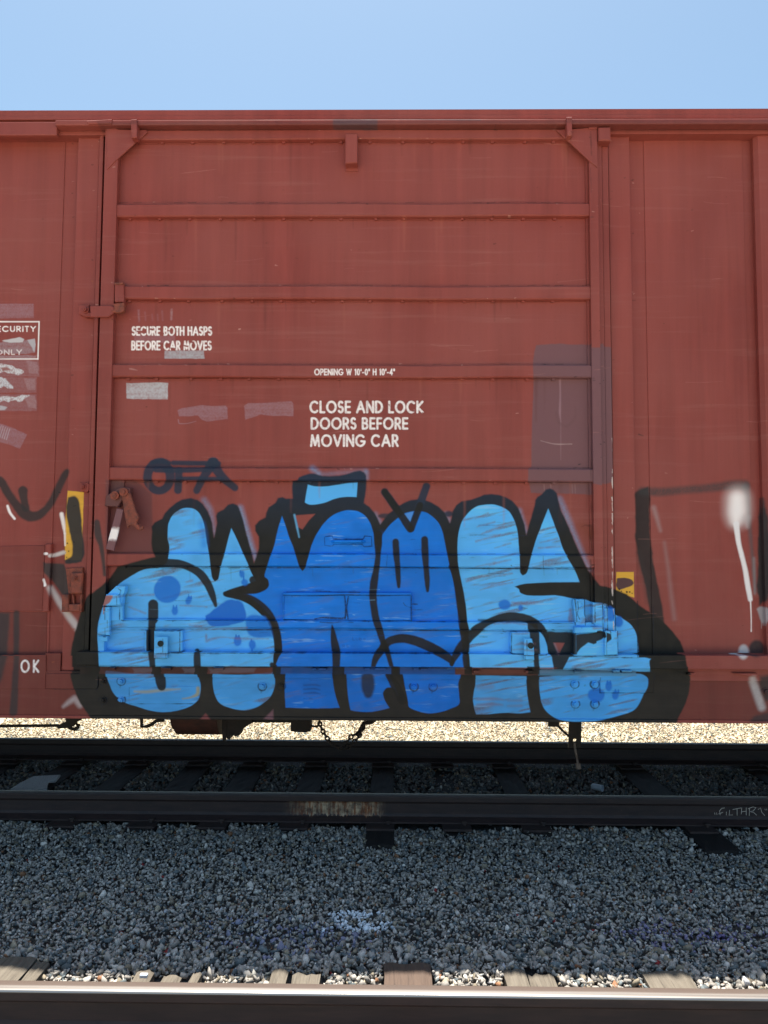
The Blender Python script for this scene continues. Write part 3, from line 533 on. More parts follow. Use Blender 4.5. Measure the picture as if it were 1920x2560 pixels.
# grime and cracked paint gathered along the edges of boards, brackets and latches
def grime_shade(o, pts, wd=3.2, k=.8, c=None):
    S(o, [(*p[:2], wd*random.uniform(.7, 1.3)) for p in pts], srgb(18, 26, 44) if c is None else c, 1.3, k, 2.5, tex=np.clip(.55+n_speck*.8, 0, 1))
for o, p, wd in ((T2, [(330, 1012), (520, 1018), (800, 1010), (1050, 1016), (1280, 1012)], 7), (T2, [(328, 1015), (330, 1190)], 5), (T2, [(1284, 1020), (1286, 1200)], 6), (T2, [(330, 1196), (560, 1202), (800, 1204), (1000, 1206), (1282, 1204)], 6), (T2, [(786, 1020), (796, 1110), (790, 1190)], 8), (T2, [(814, 1024), (802, 1110), (812, 1190)], 8),
    (T2, [(565, 1190), (620, 1180), (760, 1186), (790, 1180)], 12), (T2, [(600, 1216), (700, 1222), (760, 1216), (850, 1220)], 7), (T2, [(350, 990), (520, 982), (760, 990), (900, 992)], 4), (T2, [(1290, 1080), (1330, 1082)], 5), (T2, [(1225, 1070), (1240, 1090), (1280, 1105)], 4),
    (T2, [(0, 1202), (330, 1206), (900, 1210), (1640, 1215)], 3), (T2, [(0, 1274), (600, 1274), (1100, 1276), (1650, 1278)], 6), (T2, [(0, 1450), (600, 1450), (1100, 1452), (1650, 1454)], 5), (T2, [(0, 1554), (600, 1554), (1100, 1556), (1650, 1560)], 5), (T2, [(0, 803), (600, 803), (1100, 806), (1650, 810)], 5), (T2, [(0, 706), (700, 706), (1650, 712)], 2.5), (T2, [(1106, 712), (1098, 800)], 4),
    (T1, [(335, 802), (800, 802), (1659, 803)], 5), (T1, [(470, 1206), (1100, 1204), (1659, 1202)], 4), (T1, [(372, 1274), (900, 1274), (1659, 1272)], 5), (T1, [(240, 1445), (700, 1448), (1659, 1450)], 5), (T1, [(120, 1550), (700, 1552), (1659, 1554)], 5), (T1, [(470, 1020), (468, 1205)], 6), (T1, [(470, 960), (492, 975), (480, 1010)], 5),
    (T1, [(320, 1096), (380, 1092), (462, 1096)], 8), (T1, [(372, 1110), (374, 1310)], 5), (T1, [(280, 1300), (370, 1318)], 8), (T1, [(916, 1285), (914, 1440), (820, 1446)], 7), (T1, [(636, 1290), (640, 1430), (660, 1440)], 7), (T1, [(702, 1484), (806, 1486)], 5), (T1, [(808, 1325), (806, 1482)], 4), (T1, [(715, 1276), (860, 1280), (918, 1276)], 5),
    (T3, [(280, 812), (800, 815), (1280, 820)], 5), (T3, [(440, 1212), (900, 1224), (1150, 1226)], 4), (T3, [(920, 1288), (1150, 1294)], 6), (T3, [(0, 1278), (300, 1280), (720, 1284)], 5), (T3, [(680, 1290), (678, 1440), (700, 1456), (945, 1464), (962, 1440)], 8), (T3, [(780, 1340), (782, 1495), (855, 1500)], 5),
    (T3, [(1150, 1046), (1160, 1150), (1165, 1240)], 7), (T3, [(1232, 1046), (1240, 1240)], 5), (T3, [(1292, 1070), (1294, 1225)], 7), (T3, [(1370, 1080), (1374, 1280)], 5), (T3, [(1155, 1300), (1380, 1292)], 5), (T3, [(1155, 1470), (1300, 1472), (1480, 1466)], 9), (T3, [(1384, 1290), (1386, 1460)], 5), (T3, [(1482, 1284), (1486, 1462)], 4), (T3, [(1462, 1116), (1464, 1280)], 4), (T3, [(1150, 1476), (1640, 1484)], 4), (T3, [(0, 1556), (500, 1564), (1200, 1578), (1735, 1590)], 5), (T3, [(1170, 1060), (1175, 1110), (1168, 1150), (1185, 1190)], 5),
    (T3, [(924, 720), (926, 812)], 3), (T3, [(1636, 1300), (1640, 1480)], 5), (T4, [(680, 1060), (682, 1480)], 7), (T4, [(796, 1100), (798, 1480)], 4), (B4, [(398, 880), (398, 996), (800, 1000), (800, 850)], 5), (B1, [(520, 955), (520, 1078), (1040, 1078)], 2.5), (Q0, [(343, 966), (722, 970), (736, 950), (736, 855)], 5), (T2, [(640, 575), (690, 568), (702, 590), (925, 592), (935, 570), (985, 574), (990, 645), (930, 650), (915, 632), (705, 634), (690, 646), (636, 642), (636, 580)], 4), (T2, [(700, 596), (920, 598)], 7)):
    grime_shade(o, p, wd)
for o, p in [(B1, q) for q in ((322, 908), (460, 908), (322, 1050), (460, 1050), (1518, 947))]+[(B2, q) for q in ((310, 945), (1305, 950), (1448, 950))]+[(B3, q) for q in ((1160, 930), (1310, 932), (1165, 1080), (1310, 1080))]:  # shadow arc and smear below each bolt head, painted into the colour
    cx, cy = p; grime_shade(o, [(cx+32*math.cos(t), cy+32*math.sin(t)) for t in np.linspace(-.6, 3.8, 12)], 8, .8)
    S(o, [(cx-6, cy+30, 10), (cx-10, cy+48, 4)], srgb(30, 40, 58), 6, .5)
for i in range(150):      # short wipes and cracks over the blue letters
    x, y = random.uniform(240, 1500), random.uniform(1290, 1780)
    ii, jj = int(y-OY), int(x-OX)
    if rgb[ii, jj, 2] < .3: continue
    l = random.uniform(6, 46); dy_ = random.uniform(-2, 2)
    S((0, 0), [(x, y, .8), (x+l*.5, y+dy_, random.uniform(1, 2.6)), (x+l, y+dy_*.5, .6)], (srgb(22, 40, 78), srgb(20, 50, 120), srgb(150, 205, 245))[i % 3], 1.5, random.uniform(.2, .55), 2.5, sc_=1.0, tex=np.clip(.2+n_fine*1.2, 0, 1))

# depth of the side at each height, to lay the marks on ribs, panels and sill alike
TW, TH = 2320, 1600
tx = TX0+(np.arange(TW)+.5)*(TX1-TX0)/TW; tz = TZ0+(np.arange(TH)+.5)*(TZ1-TZ0)/TH
Ys = np.full((TH, TW), Y_SHEET)
def dset(x0, x1, z0, z1, y):
    Ys[np.ix_((tz > z0) & (tz < z1), (tx > x0) & (tx < x1))] = y
dset(xwl0, xwl1+.04, 0, 5, Y_POST); dset(xwr0-.06, xwr1, 0, 5, Y_POST)
dset(xdl, xdr, z_doorbot-.02, 5, Y_PANEL)
for a, b in RIBS: dset(xpl, xpr, ZZ(b, Y_RIB), ZZ(a, Y_RIB), Y_RIB)
dset(xdl, xpl, z_doorbot, 5, Y_STILE); dset(xpr, xdr, z_doorbot, 5, Y_STILE)
dset(-3, 3, 0, z_silltop, Y_SILL); dset(-3, 3, z_silltop, z_railbot, Y_GAP)
dset(-3, x_rail0, z_silltop, ZZ(1640, Y_SILL, 60), 4.457); dset(x_rail0, 3, z_railbot, z_railtop, Y_RAIL); dset(-3, 3, ZZ(322, 4.4), 5, 4.40)
XXg, ZZg = np.meshgrid(tx, tz)
pu, pv = proj(XXg, Ys, ZZg)
pu = np.clip(pu-OX, 0, CW-1.01); pv = np.clip(pv-OY, 0, CH-1.01)
i0, j0 = pv.astype(int), pu.astype(int); fv, fu = (pv-i0)[..., None], (pu-j0)[..., None]
al[0] = al[-1] = 0; al[:, 0] = al[:, -1] = 0
pm = np.concatenate([rgb*al[..., None], al[..., None]], -1)
smp = (pm[i0, j0]*(1-fu)+pm[i0, j0+1]*fu)*(1-fv)+(pm[i0+1, j0]*(1-fu)+pm[i0+1, j0+1]*fu)*fv
a = smp[..., 3:]; col = smp[..., :3]/np.maximum(a, 1e-4)
col = np.where(col <= .0031308, col*12.92, 1.055*np.maximum(col, 1e-6)**(1/2.4)-.055)
pix = np.concatenate([np.clip(col, 0, 1), np.clip(a, 0, 1)], -1).astype(np.float32)
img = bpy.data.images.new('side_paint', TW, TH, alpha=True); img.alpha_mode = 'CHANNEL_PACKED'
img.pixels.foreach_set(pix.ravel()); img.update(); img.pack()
del pm, smp, pix, col, a

# ------------------------------------------------------------------ materials
class N:
    def __init__(s, name, rough=.6, metal=0.0, spec=.4):
        s.m = bpy.data.materials.new(name); s.m.use_nodes = True; s.t = s.m.node_tree; s.b = s.t.nodes['Principled BSDF']
        s.b.inputs['Roughness'].default_value = rough; s.b.inputs['Metallic'].default_value = metal
        s.b.inputs['Specular IOR Level'].default_value = spec
        s.tc = s.t.nodes.new('ShaderNodeTexCoord'); s.geo = s.t.nodes.new('ShaderNodeNewGeometry')
    def n(s, ty, **kw):
        x = s.t.nodes.new(ty)
        for k, v in kw.items(): setattr(x, k, v)
        return x
    def l(s, a, b): s.t.links.new(a, b)
    def map(s, scale=(1, 1, 1), src=None, rot=(0, 0, 0)):
        x = s.n('ShaderNodeMapping'); x.inputs['Scale'].default_value = scale; x.inputs['Rotation'].default_value = rot
        s.l(src or s.geo.outputs['Position'], x.inputs[0]); return x.outputs[0]
    def noise(s, scale, detail=4, rough=.6, vec=None, dist=0.0):
        x = s.n('ShaderNodeTexNoise'); x.inputs['Scale'].default_value = scale; x.inputs['Detail'].default_value = detail
        x.inputs['Roughness'].default_value = rough; x.inputs['Distortion'].default_value = dist
        s.l(vec or s.geo.outputs['Position'], x.inputs['Vector']); return x.outputs['Fac']
    def ramp(s, fac, stops):
        x = s.n('ShaderNodeValToRGB'); e = x.color_ramp.elements
        while len(e) < len(stops): e.new(.5)
        for el, (p, c) in zip(e, stops):
            el.position = p; el.color = (c, c, c, 1) if not hasattr(c, '__len__') else (*c[:3], 1)
        s.l(fac, x.inputs[0]); return x.outputs[0]
    def mix(s, f, a, b, mode='MIX'):
        x = s.n('ShaderNodeMix', data_type='RGBA', blend_type=mode)
        for v, k in ((f, 0), (a, 6), (b, 7)):
            if hasattr(v, 'node'): s.l(v, x.inputs[k])
            elif k == 0: x.inputs[0].default_value = v
            else: x.inputs[k].default_value = (*v[:3], 1)
        return x.outputs[2]
    def math(s, op, a, b=0.0):
        x = s.n('ShaderNodeMath', operation=op)
        for i, v in enumerate((a, b)):
            if hasattr(v, 'node'): s.l(v, x.inputs[i])
            else: x.inputs[i].default_value = v
        return x.outputs[0]
    def color(s, c):
        if hasattr(c, 'node'): s.l(c, s.b.inputs['Base Color'])
        else: s.b.inputs['Base Color'].default_value = (*c[:3], 1)
    def bump(s, h, strength=.3, dist=.01):
        x = s.n('ShaderNodeBump'); x.inputs['Strength'].default_value = strength; x.inputs['Distance'].default_value = dist
        s.l(h, x.inputs['Height']); s.l(x.outputs[0], s.b.inputs['Normal'])

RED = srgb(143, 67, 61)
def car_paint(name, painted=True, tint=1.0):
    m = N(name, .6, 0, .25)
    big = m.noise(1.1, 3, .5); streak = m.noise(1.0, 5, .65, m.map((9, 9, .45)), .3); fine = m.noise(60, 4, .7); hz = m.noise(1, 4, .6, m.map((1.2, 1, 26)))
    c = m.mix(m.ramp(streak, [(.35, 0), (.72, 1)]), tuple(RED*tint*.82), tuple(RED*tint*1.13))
    c = m.mix(m.ramp(big, [(.35, 0), (.7, .6)]), c, tuple(srgb(150, 82, 76)*tint))
    c = m.mix(m.ramp(hz, [(.55, 0), (.8, .22)]), c, tuple(srgb(172, 118, 110)*tint))
    c = m.mix(m.ramp(fine, [(.62, 0), (.75, .35)]), c, tuple(srgb(104, 54, 50)))
    ms = m.noise(26, 6, .7)
    c = m.mix(m.ramp(ms, [(.70, 0), (.74, .7)]), c, tuple(srgb(92, 50, 40)))
    if painted:
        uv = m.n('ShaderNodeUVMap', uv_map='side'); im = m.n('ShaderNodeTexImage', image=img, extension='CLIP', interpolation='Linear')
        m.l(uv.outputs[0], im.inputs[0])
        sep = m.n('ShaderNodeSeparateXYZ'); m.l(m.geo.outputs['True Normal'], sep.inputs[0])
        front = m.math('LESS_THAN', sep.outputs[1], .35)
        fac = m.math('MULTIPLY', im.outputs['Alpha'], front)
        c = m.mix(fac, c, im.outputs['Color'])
        r = m.ramp(m.noise(18, 3), [(.3, .45), (.7, .62)])
        m.l(r, m.b.inputs['Roughness'])
    m.color(c)
    wv = m.noise(2.2, 2, .5); gr = m.noise(140, 2, .5)
    m.bump(m.math('ADD', m.math('MULTIPLY', wv, 1.0), m.math('MULTIPLY', gr, .014)), .3, .05)
    return m.m
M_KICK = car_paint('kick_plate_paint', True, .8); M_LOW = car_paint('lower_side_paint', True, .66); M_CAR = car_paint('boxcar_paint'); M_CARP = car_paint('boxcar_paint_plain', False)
def rusty(name, a, b, rough=.75, sc_=14):
    m = N(name, rough); f = m.noise(sc_, 6, .7); m.color(m.mix(m.ramp(f, [(.35, 0), (.68, 1)]), tuple(a), tuple(b))); m.bump(m.noise(50, 4), .4, .004); return m.m
M_RUST = rusty('rusty_hasp_paint', srgb(150, 76, 60), srgb(92, 56, 50), sc_=34)
M_DARK = rusty('grimy_underframe', srgb(40, 32, 30), srgb(26, 23, 23))
M_TANK = rusty('brown_reservoir', srgb(78, 46, 40), srgb(50, 34, 32))
M_VOID = rusty('dark_gap', srgb(26, 16, 15), srgb(16, 12, 12))
M_ROD = rusty('worn_rod', srgb(120, 110, 105), srgb(64, 54, 50))

# ------------------------------------------------------------------ the boxcar
car = empty('boxcar', (0, 6.05, 0))
tag(car, 'red-brown steel boxcar with blue graffiti across its closed sliding door', 'boxcar')
XE = 8.2; YB = 2*6.05-Y_SHEET
# body shell: side sheets, ends, far side, floor
bm = new_bm()
xbl, xbr = XX(147, Y_SHEET), XX(1617.6, Y_SHEET)
box(bm, -XE, xwl0+.02, Y_SHEET, Y_SHEET+.03, z_silltop-.02, z_roof-.06)
box(bm, xwr1-.02, XE, Y_SHEET, Y_SHEET+.03, z_silltop-.02, z_roof-.06)
box(bm, -XE, XE, YB, YB+.03, z_sillbot, z_roof-.06)
for sx in (-1, 1): box(bm, sx*XE, sx*(XE+.03), Y_SHEET, YB+.03, z_sillbot+.1, z_roof-.02)
obj('body_shell', bm, M_CAR, car)
# raised inner sheets of each bay with a fine lap seam
def bay(x0, x1, zt, zb):
    bm = new_bm(); box(bm, x0, x1, Y_SHEET-.005, Y_SHEET+.01, zb, zt, .002); return obj('bay_panel', bm, M_CAR, car)
zt_bay = ZZ(346, Y_SHEET, 1700)
bay(xbr, XX(1868, Y_SHEET), zt_bay, z_silltop)
bay(-3.45, xbl, ZZ(352, Y_SHEET, 60), z_silltop)
bay(3.2, 4.5, zt_bay, z_silltop); bay(-5.2, -3.9, zt_bay, z_silltop); bay(5.2, 6.6, zt_bay, z_silltop); bay(-7, -5.6, zt_bay, z_silltop)
# side posts (hat section) beyond the door
def post(xc, wd=.13):
    bm = new_bm()
    prism(bm, [(xc-wd/2, z_silltop), (xc+wd/2, z_silltop), (xc+wd/2, z_roof-.1), (xc-wd/2, z_roof-.1)], Y_SHEET-.055, Y_SHEET, .022)
    o = obj('side_post', bm, M_CAR, car)
for xc in (XX(1901, 4.465)+.065, 4.85, 7.2, -3.65, -5.4, -7.3): post(xc)
# wide door posts
bm = new_bm(); box(bm, xwl0, xwl1+.003, Y_POST, Y_SHEET+.02, z_silltop+.004, z_roof-.10, .004); obj('door_post', bm, M_CAR, car)
bm = new_bm(); box(bm, xwr0-.002, xwr1, Y_POST, Y_SHEET+.02, z_silltop+.004, z_roof-.10, .004); obj('door_post', bm, M_CAR, car)
bm = new_bm()
xs0, xs1 = XX(233, Y_POST-.025), XX(243, Y_POST-.025)
box(bm, xs0, xs1, Y_POST-.025, Y_SHEET, z_doorbot-.01, z_doortop+.05, .003); obj('door_stop', bm, M_CAR, car)
bm = new_bm()
xr0, xr1 = xdr+.004, XX(1529, Y_POST-.03)
box(bm, xr0, xr0+(xr1-xr0)*.40, Y_POST-.035, Y_SHEET, z_doorbot-.01, z_doortop-.06, .003)
box(bm, xr0+(xr1-xr0)*.46, xr1, Y_POST-.020, Y_SHEET, z_doorbot-.01, z_doortop-.06, .003)
box(bm, xr0, xr1, Y_POST-.012, Y_SHEET, z_doorbot-.01, z_doortop-.06); obj('door_stop', bm, M_CAR, car)
bm = new_bm(); box(bm, xwl0+.01, xwr1-.01, Y_PANEL+.03, Y_SHEET+.04, z_silltop, z_roof-.1); obj('door_opening', bm, M_VOID, car)
# roof, top chord and door header
bm = new_bm()
pr = [(4.425, z_roof-.045), (4.425, z_roof), (5.2, z_roof+.06), (6.05, z_roof+.10), (6.9, z_roof+.06), (7.675, z_roof), (7.675, z_roof-.045)]
for sx in (0,):
    a_ = [bm.verts.new((-XE, y, z)) for y, z in pr]; b_ = [bm.verts.new((XE, y, z)) for y, z in pr]
    for i in range(len(pr)):
        j = (i+1) % len(pr); bm.faces.new((a_[i], a_[j], b_[j], b_[i]))
    bm.faces.new(a_[::-1]); bm.faces.new(b_)
es = [e for e in bm.edges if abs(e.verts[0].co.y-4.425) < 1e-4 and abs(e.verts[1].co.y-4.425) < 1e-4 and abs(e.verts[0].co.z-z_roof) < 1e-4 and abs(e.verts[1].co.z-z_roof) < 1e-4]
bmesh.ops.bevel(bm, geom=es, offset=.010, segments=3, affect='EDGES')
obj('roof', bm, M_CARP, car)
bm = new_bm(); box(bm, -XE, XE, 4.42, Y_SHEET+.02, ZZ(297, 4.42), ZZ(287, 4.42)-.002, .003); obj('eave_strip', bm, M_CARP, car)
xh_ = XX(140, 4.385, 300)
bm = new_bm(); box(bm, -XE, XE, 4.44, Y_SHEET+.02, ZZ(338, 4.44, 60), ZZ(300, 4.44)-.001, .003)
box(bm, -XE, xh_-.002, 4.405, 4.4405, ZZ(338, 4.40, 60)+.002, ZZ(303, 4.40, 60), .007)
obj('top_chord', bm, M_CAR, car)
bm = new_bm()
xh = XX(140, 4.385, 300)
box(bm, xh, XE, 4.37, 4.44, ZZ(311.5, 4.37), ZZ(297, 4.37), .009)
obj('door_header', bm, M_CAR, car)
def R8(n, pts, sc_=2.592):
    o = {1: (0, 240), 2: (640, 240), 3: (1280, 240)}[n]; return tl(o, pts, sc_)
def pl(pts, Y): return [U(p[0], p[1], Y) for p in pts]
def plate(name, pts, Y, th, mat=None, par=None, bev=.0025, label=None):
    bm = new_bm(); prism(bm, pl(pts, Y), Y, Y+th, bev); return obj(name, bm, mat or M_CAR, par or car, label)
plate('header_flange', R8(1, [(560, 160), (725, 150), (722, 178), (572, 180)]), 4.36, .02)
# ------------------------------------------------------------------ the door
bm = new_bm(); box(bm, xpl-.02, xpr+.02, Y_PANEL, Y_PANEL+.02, z_doorbot-.03, z_doortop-.01)
door = obj('door', bm, M_CAR, car)
for x0, x1, nm in ((xdl, xpl, 'stile'), (xpr, xdr, 'stile')):
    bm = new_bm(); box(bm, x0, x1, Y_STILE, Y_PANEL+.015, z_doorbot-.005, z_doortop, .004); obj(nm, bm, M_CAR, door)
bm = new_bm(); box(bm, xpr-XX(6, 4.4)+XX(0, 4.4), xpr-.001, Y_PANEL-.012, Y_PANEL+.01, z_doorbot, z_doortop); obj('edge_trim', bm, M_CAR, door)
for k, (a_, b_) in enumerate(RIBS):
    bm = new_bm(); z0, z1 = ZZ(b_, Y_RIB), ZZ(a_, Y_RIB)
    d = Y_RIB if k < 6 else Y_RIB+.004
    # gently uneven rib, like pressed steel that has been knocked about
    n = 24; xs = np.linspace(xpl-.001, xpr+.001, n+1); r_ = np.random.default_rng(40+k)
    wob = np.interp(np.linspace(0, 1, n+1), np.linspace(0, 1, 7), r_.normal(0, .0022, 7))
    pro = [(Y_PANEL+.005, z0-.004), (d+.006, z0), (d, z0+.007), (d, z1-.007), (d+.006, z1), (Y_PANEL+.005, z1+.004)]
    rows = [[bm.verts.new((x, y, z+q)) for y, z in pro] for x, q in zip(xs, wob)]
    for i in range(n):
        for j in range(len(pro)-1): bm.faces.new((rows[i][j], rows[i][j+1], rows[i+1][j+1], rows[i+1][j]))
    bm.faces.new(rows[0]); bm.faces.new(rows[-1][::-1])
    if k < 6:
        for i in range(15):      # intermittent weld tabs under the rib
            xw = xpl+.08+i*(xpr-xpl-.12)/15+r_.normal(0, .012)
            box(bm, xw, xw+.018, Y_PANEL-.014, Y_PANEL+.002, z0-.014, z0-.001)
        for i in range(14):      # short dark flanges between welds
            xw = xpl+.11+i*(xpr-xpl-.12)/15
            box(bm, xw+.0, xw+.13, Y_PANEL-.005, Y_PANEL+.002, z0-.012, z0-.007)
    obj('rib', bm, M_CAR, door)
plate('corner_gusset', R8(1, [(692, 209), (760, 207), (762, 216), (948, 219), (955, 234), (900, 282), (800, 372), (735, 432), (694, 476)]), Y_STILE-.006, .008, par=door)
plate('corner_gusset', R8(3, [(285, 219), (400, 213), (553, 199), (553, 462), (498, 418), (400, 325)]), Y_STILE-.006, .008, par=door)
plate('hanger_strap', R8(1, [(848, 152), (886, 150), (886, 268), (852, 272), (848, 190)]), 4.352, .05, par=door)
plate('hanger_strap', R8(3, [(352, 136), (388, 135), (391, 255), (360, 258)]), 4.352, .05, par=door)
plate('stop_bracket', R8(2, [(578, 243), (657, 243), (657, 432), (578, 436)]), Y_RIB-.03, .06, par=door, bev=.005)
plate('stop_pad', R8(2, [(577, 437), (657, 434), (660, 486), (580, 488)]), Y_PANEL-.006, .01, par=door)
plate('header_block', R8(3, [(560, 201), (639, 199), (641, 289), (562, 288)]), 4.385, .08, bev=.006)
plate('top_tab', R8(3, [(497, 198), (554, 196), (554, 212), (497, 214)]), Y_STILE-.012, .02, par=door)

# hasps and latches on the left stile
def bolts(name, pts, Y, r=.016, mat=None, par=None, h=.018):
    for p in pts:
        bm = new_bm(); x, z = U(p[0], p[1], Y); bolt(bm, x, Y, z, r, h); obj(name, bm, mat or M_CAR, par or car)
h1 = plate('upper_hasp', R8(1, [(583, 1360), (712, 1355), (742, 1368), (738, 1405), (700, 1432), (585, 1432)]), Y_STILE-.025, .014, bev=.004)
plate('hasp_keeper', R8(1, [(743, 1222), (800, 1222), (803, 1335), (743, 1335)]), Y_RIB-.02, .05, par=door)
plate('hasp_keeper', R8(1, [(735, 1345), (803, 1338), (803, 1392), (780, 1404), (735, 1402), (716, 1390), (740, 1384)]), Y_STILE-.03, .03, M_RUST, par=door)
plate('hasp_keeper', R8(1, [(738, 1208), (795, 1206), (797, 1220), (740, 1222)]), Y_RIB-.026, .05, M_RUST, par=door)
plate('hasp_block', R8(1, [(508, 1352), (575, 1350), (577, 1400), (600, 1408), (600, 1432), (550, 1430), (508, 1412)]), Y_POST-.04, .05, bev=.005)
bolts('hasp_bolt', R8(1, [(553, 1386)]), Y_POST-.04, .017)
plate('post_tab', tl(T1, [(150, 172), (205, 168), (218, 180), (215, 228), (200, 242), (155, 236)]), Y_POST-.03, .03, bev=.004)
bolts('hasp_bolt', tl(T1, [(172, 202)]), Y_POST-.03, .015)
M_PRM = rusty('primer_brown', srgb(108, 64, 64), srgb(92, 54, 54), .6)
lt = plate('latch_bracket', tl(T1, [(345, 270), (395, 235), (455, 203), (525, 208), (520, 262), (470, 290), (432, 352), (334, 345)]), Y_STILE-.02, .05, M_PRM, par=door, bev=.004)
plate('latch_plate', tl(T1, [(345, 152), (480, 152), (480, 240), (345, 275)]), Y_PANEL-.012, .014, M_PRM, par=door)
plate('latch_hook', tl(T1, [(460, 262), (490, 235), (525, 248), (548, 320), (572, 392), (590, 430), (572, 468), (598, 505), (612, 492), (626, 502), (620, 522), (596, 528), (572, 515), (545, 488), (520, 492), (503, 512), (492, 460), (478, 380), (468, 310)]), Y_STILE-.036, .016, M_RUST, par=door, bev=.004)
bm = new_bm(); hp = pl(tl(T1, [(425, 362), (476, 372), (402, 682), (342, 668)]), Y_STILE-.030); prism(bm, hp, Y_STILE-.030, Y_STILE-.018, .003)
mh = N('latch_handle_paint', .55)
zz = U(*tl(T1, [(395, 560)])[0], Y_STILE-.03)
sepz = mh.n('ShaderNodeSeparateXYZ'); mh.l(mh.geo.outputs['Position'], sepz.inputs[0])
dz = mh.math('ABSOLUTE', mh.math('SUBTRACT', sepz.outputs[2], zz[1]+.004))
mh.color(mh.mix(mh.ramp(mh.math('ADD', dz, mh.math('MULTIPLY', mh.noise(30, 3), .03)), [(.040, (1, 1, 1)), (.062, (0, 0, 0))]), tuple(srgb(120, 78, 84)), tuple(WHT)))
obj('latch_handle', bm, mh.m, door)
for p in tl(T1, [(415, 268), (483, 242)]):
    bm = new_bm(); x, z = U(p[0], p[1], Y_STILE-.03); cyl(bm, (x, Y_STILE-.036, z), (0, -1, 0), .026, .02, 24); cyl(bm, (x, Y_STILE-.05, z), (0, -1, 0), .014, .012, 6); obj('latch_pivot', bm, M_RUST, door)
# lock box on the left post
lock = plate('lock_box', tl(T1, [(40, 812), (170, 806), (166, 1004), (62, 1004)]), Y_POST-.02, .03, M_RUST, bev=.004)
plate('lock_shackle', tl(T1, [(78, 846), (170, 846), (162, 1002), (80, 1002)]), Y_POST-.05, .03, M_RUST, lock, .006)
plate('lock_frame', tl(T1, [(14, 1010), (62, 1010), (62, 1140), (10, 1140)]), Y_POST-.04, .04, M_RUST, lock, .004)
plate('lock_frame', tl(T1, [(62, 1082), (150, 1080), (150, 1136), (62, 1138)]), Y_POST-.04, .04, M_RUST, lock, .004)
plate('lock_frame', tl(T1, [(150, 1005), (166, 1005), (160, 1140), (148, 1140)]), Y_POST-.04, .04, M_RUST, lock, .003)
plate('lock_frame', tl(T1, [(90, 1012), (100, 1012), (106, 1078), (96, 1078)]), Y_POST-.03, .03, M_RUST, lock, .001)
bolts('lock_bolt', tl(T1, [(114, 884)]), Y_POST-.05, .012, M_RUST, lock)
# lower latch (blue) on the left stile
plate('lower_latch', tl(B1, [(318, 345), (350, 262), (420, 195), (488, 195), (485, 240), (470, 262), (462, 345)]), Y_STILE-.03, .05, par=door, bev=.004)
plate('lower_latch_arm', tl(B1, [(345, 258), (440, 258), (455, 340), (320, 342)]), Y_STILE-.05, .02, par=door, bev=.004)
plate('lower_handle', tl(B1, [(322, 348), (372, 348), (370, 566), (278, 558), (290, 480)]), Y_STILE-.03, .025, par=door, bev=.004)
plate('lower_handle_tip', tl(B1, [(292, 572), (356, 572), (354, 610), (292, 608)]), Y_STILE-.02, .02, par=door)
plate('lower_stiffener', tl(B1, [(372, 345), (470, 345), (470, 455), (372, 455)]), Y_STILE-.002, .03, par=door)
# framed boards at mid height, grip, guide brackets
fr = plate('placard_board', tl(B2, [(330, 262), (1284, 262), (1282, 456), (328, 445)]), Y_PANEL-.022, .024, par=door, bev=.003, label='long paint-covered wooden placard board on the door')
for p in ([(322, 246), (1288, 246), (1286, 264), (322, 264)], [(420, 449), (1285, 457), (1285, 466), (420, 460)], [(318, 262), (330, 262), (330, 450), (318, 450)], [(1282, 262), (1292, 262), (1292, 458), (1282, 458)], [(788, 262), (812, 262), (806, 330), (812, 448), (788, 446), (794, 330)]):
    plate('placard_frame', tl(B2, p), Y_PANEL-.030, .032, par=fr if False else door, bev=.003)
gp = plate('door_grip', tl(T2, [(636, 574), (690, 570), (700, 592), (925, 594), (935, 572), (985, 574), (988, 646), (930, 648), (915, 630), (705, 632), (690, 644), (636, 640)]), Y_PANEL-.008, .01, par=door)
bm = new_bm(); xa, za = U(600+690/3, 1150+612/3, Y_PANEL); xb, zb = U(600+935/3, 1150+612/3, Y_PANEL)
tube(bm, [(xa, Y_PANEL-.004, za), (xa+.02, Y_PANEL-.035, za), (xb-.02, Y_PANEL-.035, zb), (xb, Y_PANEL-.004, zb)], .009, 10); obj('grab_bar', bm, M_CAR, door)
plate('guide_bracket', tl(B1, [(632, 528), (662, 528), (662, 690), (640, 690), (632, 670)]), Y_PANEL-.03, .035, par=door, bev=.004)
gb = plate('guide_bracket', tl(B1, [(705, 530), (918, 530), (915, 680), (900, 697), (705, 697)]), Y_PANEL-.045, .05, par=door, bev=.005)
tb = plate('guide_tab', tl(B1, [(708, 576), (808, 576), (805, 737), (703, 737)]), Y_RAIL-.03, .012, par=door, bev=.003)
gb2 = plate('guide_bracket', tl(B3, [(682, 540), (925, 540), (958, 640), (962, 700), (945, 714), (700, 706), (680, 690)]), Y_PANEL-.045, .05, par=door, bev=.006)
tb2 = plate('guide_tab', tl(B3, [(780, 590), (852, 590), (858, 750), (782, 750)]), Y_RAIL-.03, .012, par=door, bev=.003)
M_BLK = rusty('black_hole_bolt', srgb(22, 30, 34), srgb(40, 60, 66))
for p in tl(B1, [(755, 627)])+tl(B3, [(830, 642)]):
    bm = new_bm(); x, z = U(p[0], p[1], Y_RAIL-.03); cyl(bm, (x, Y_RAIL-.032, z), (0, -1, 0), .018, .006, 24); cyl(bm, (x, Y_RAIL-.036, z), (0, -1, 0), .009, .008, 6); obj('guide_bolt', bm, M_BLK, door)
plate('maker_plate', tl(T2, [(757, 1316), (953, 1312), (951, 1414), (762, 1418)]), Y_PANEL-.002, .004, par=door, bev=.0005)
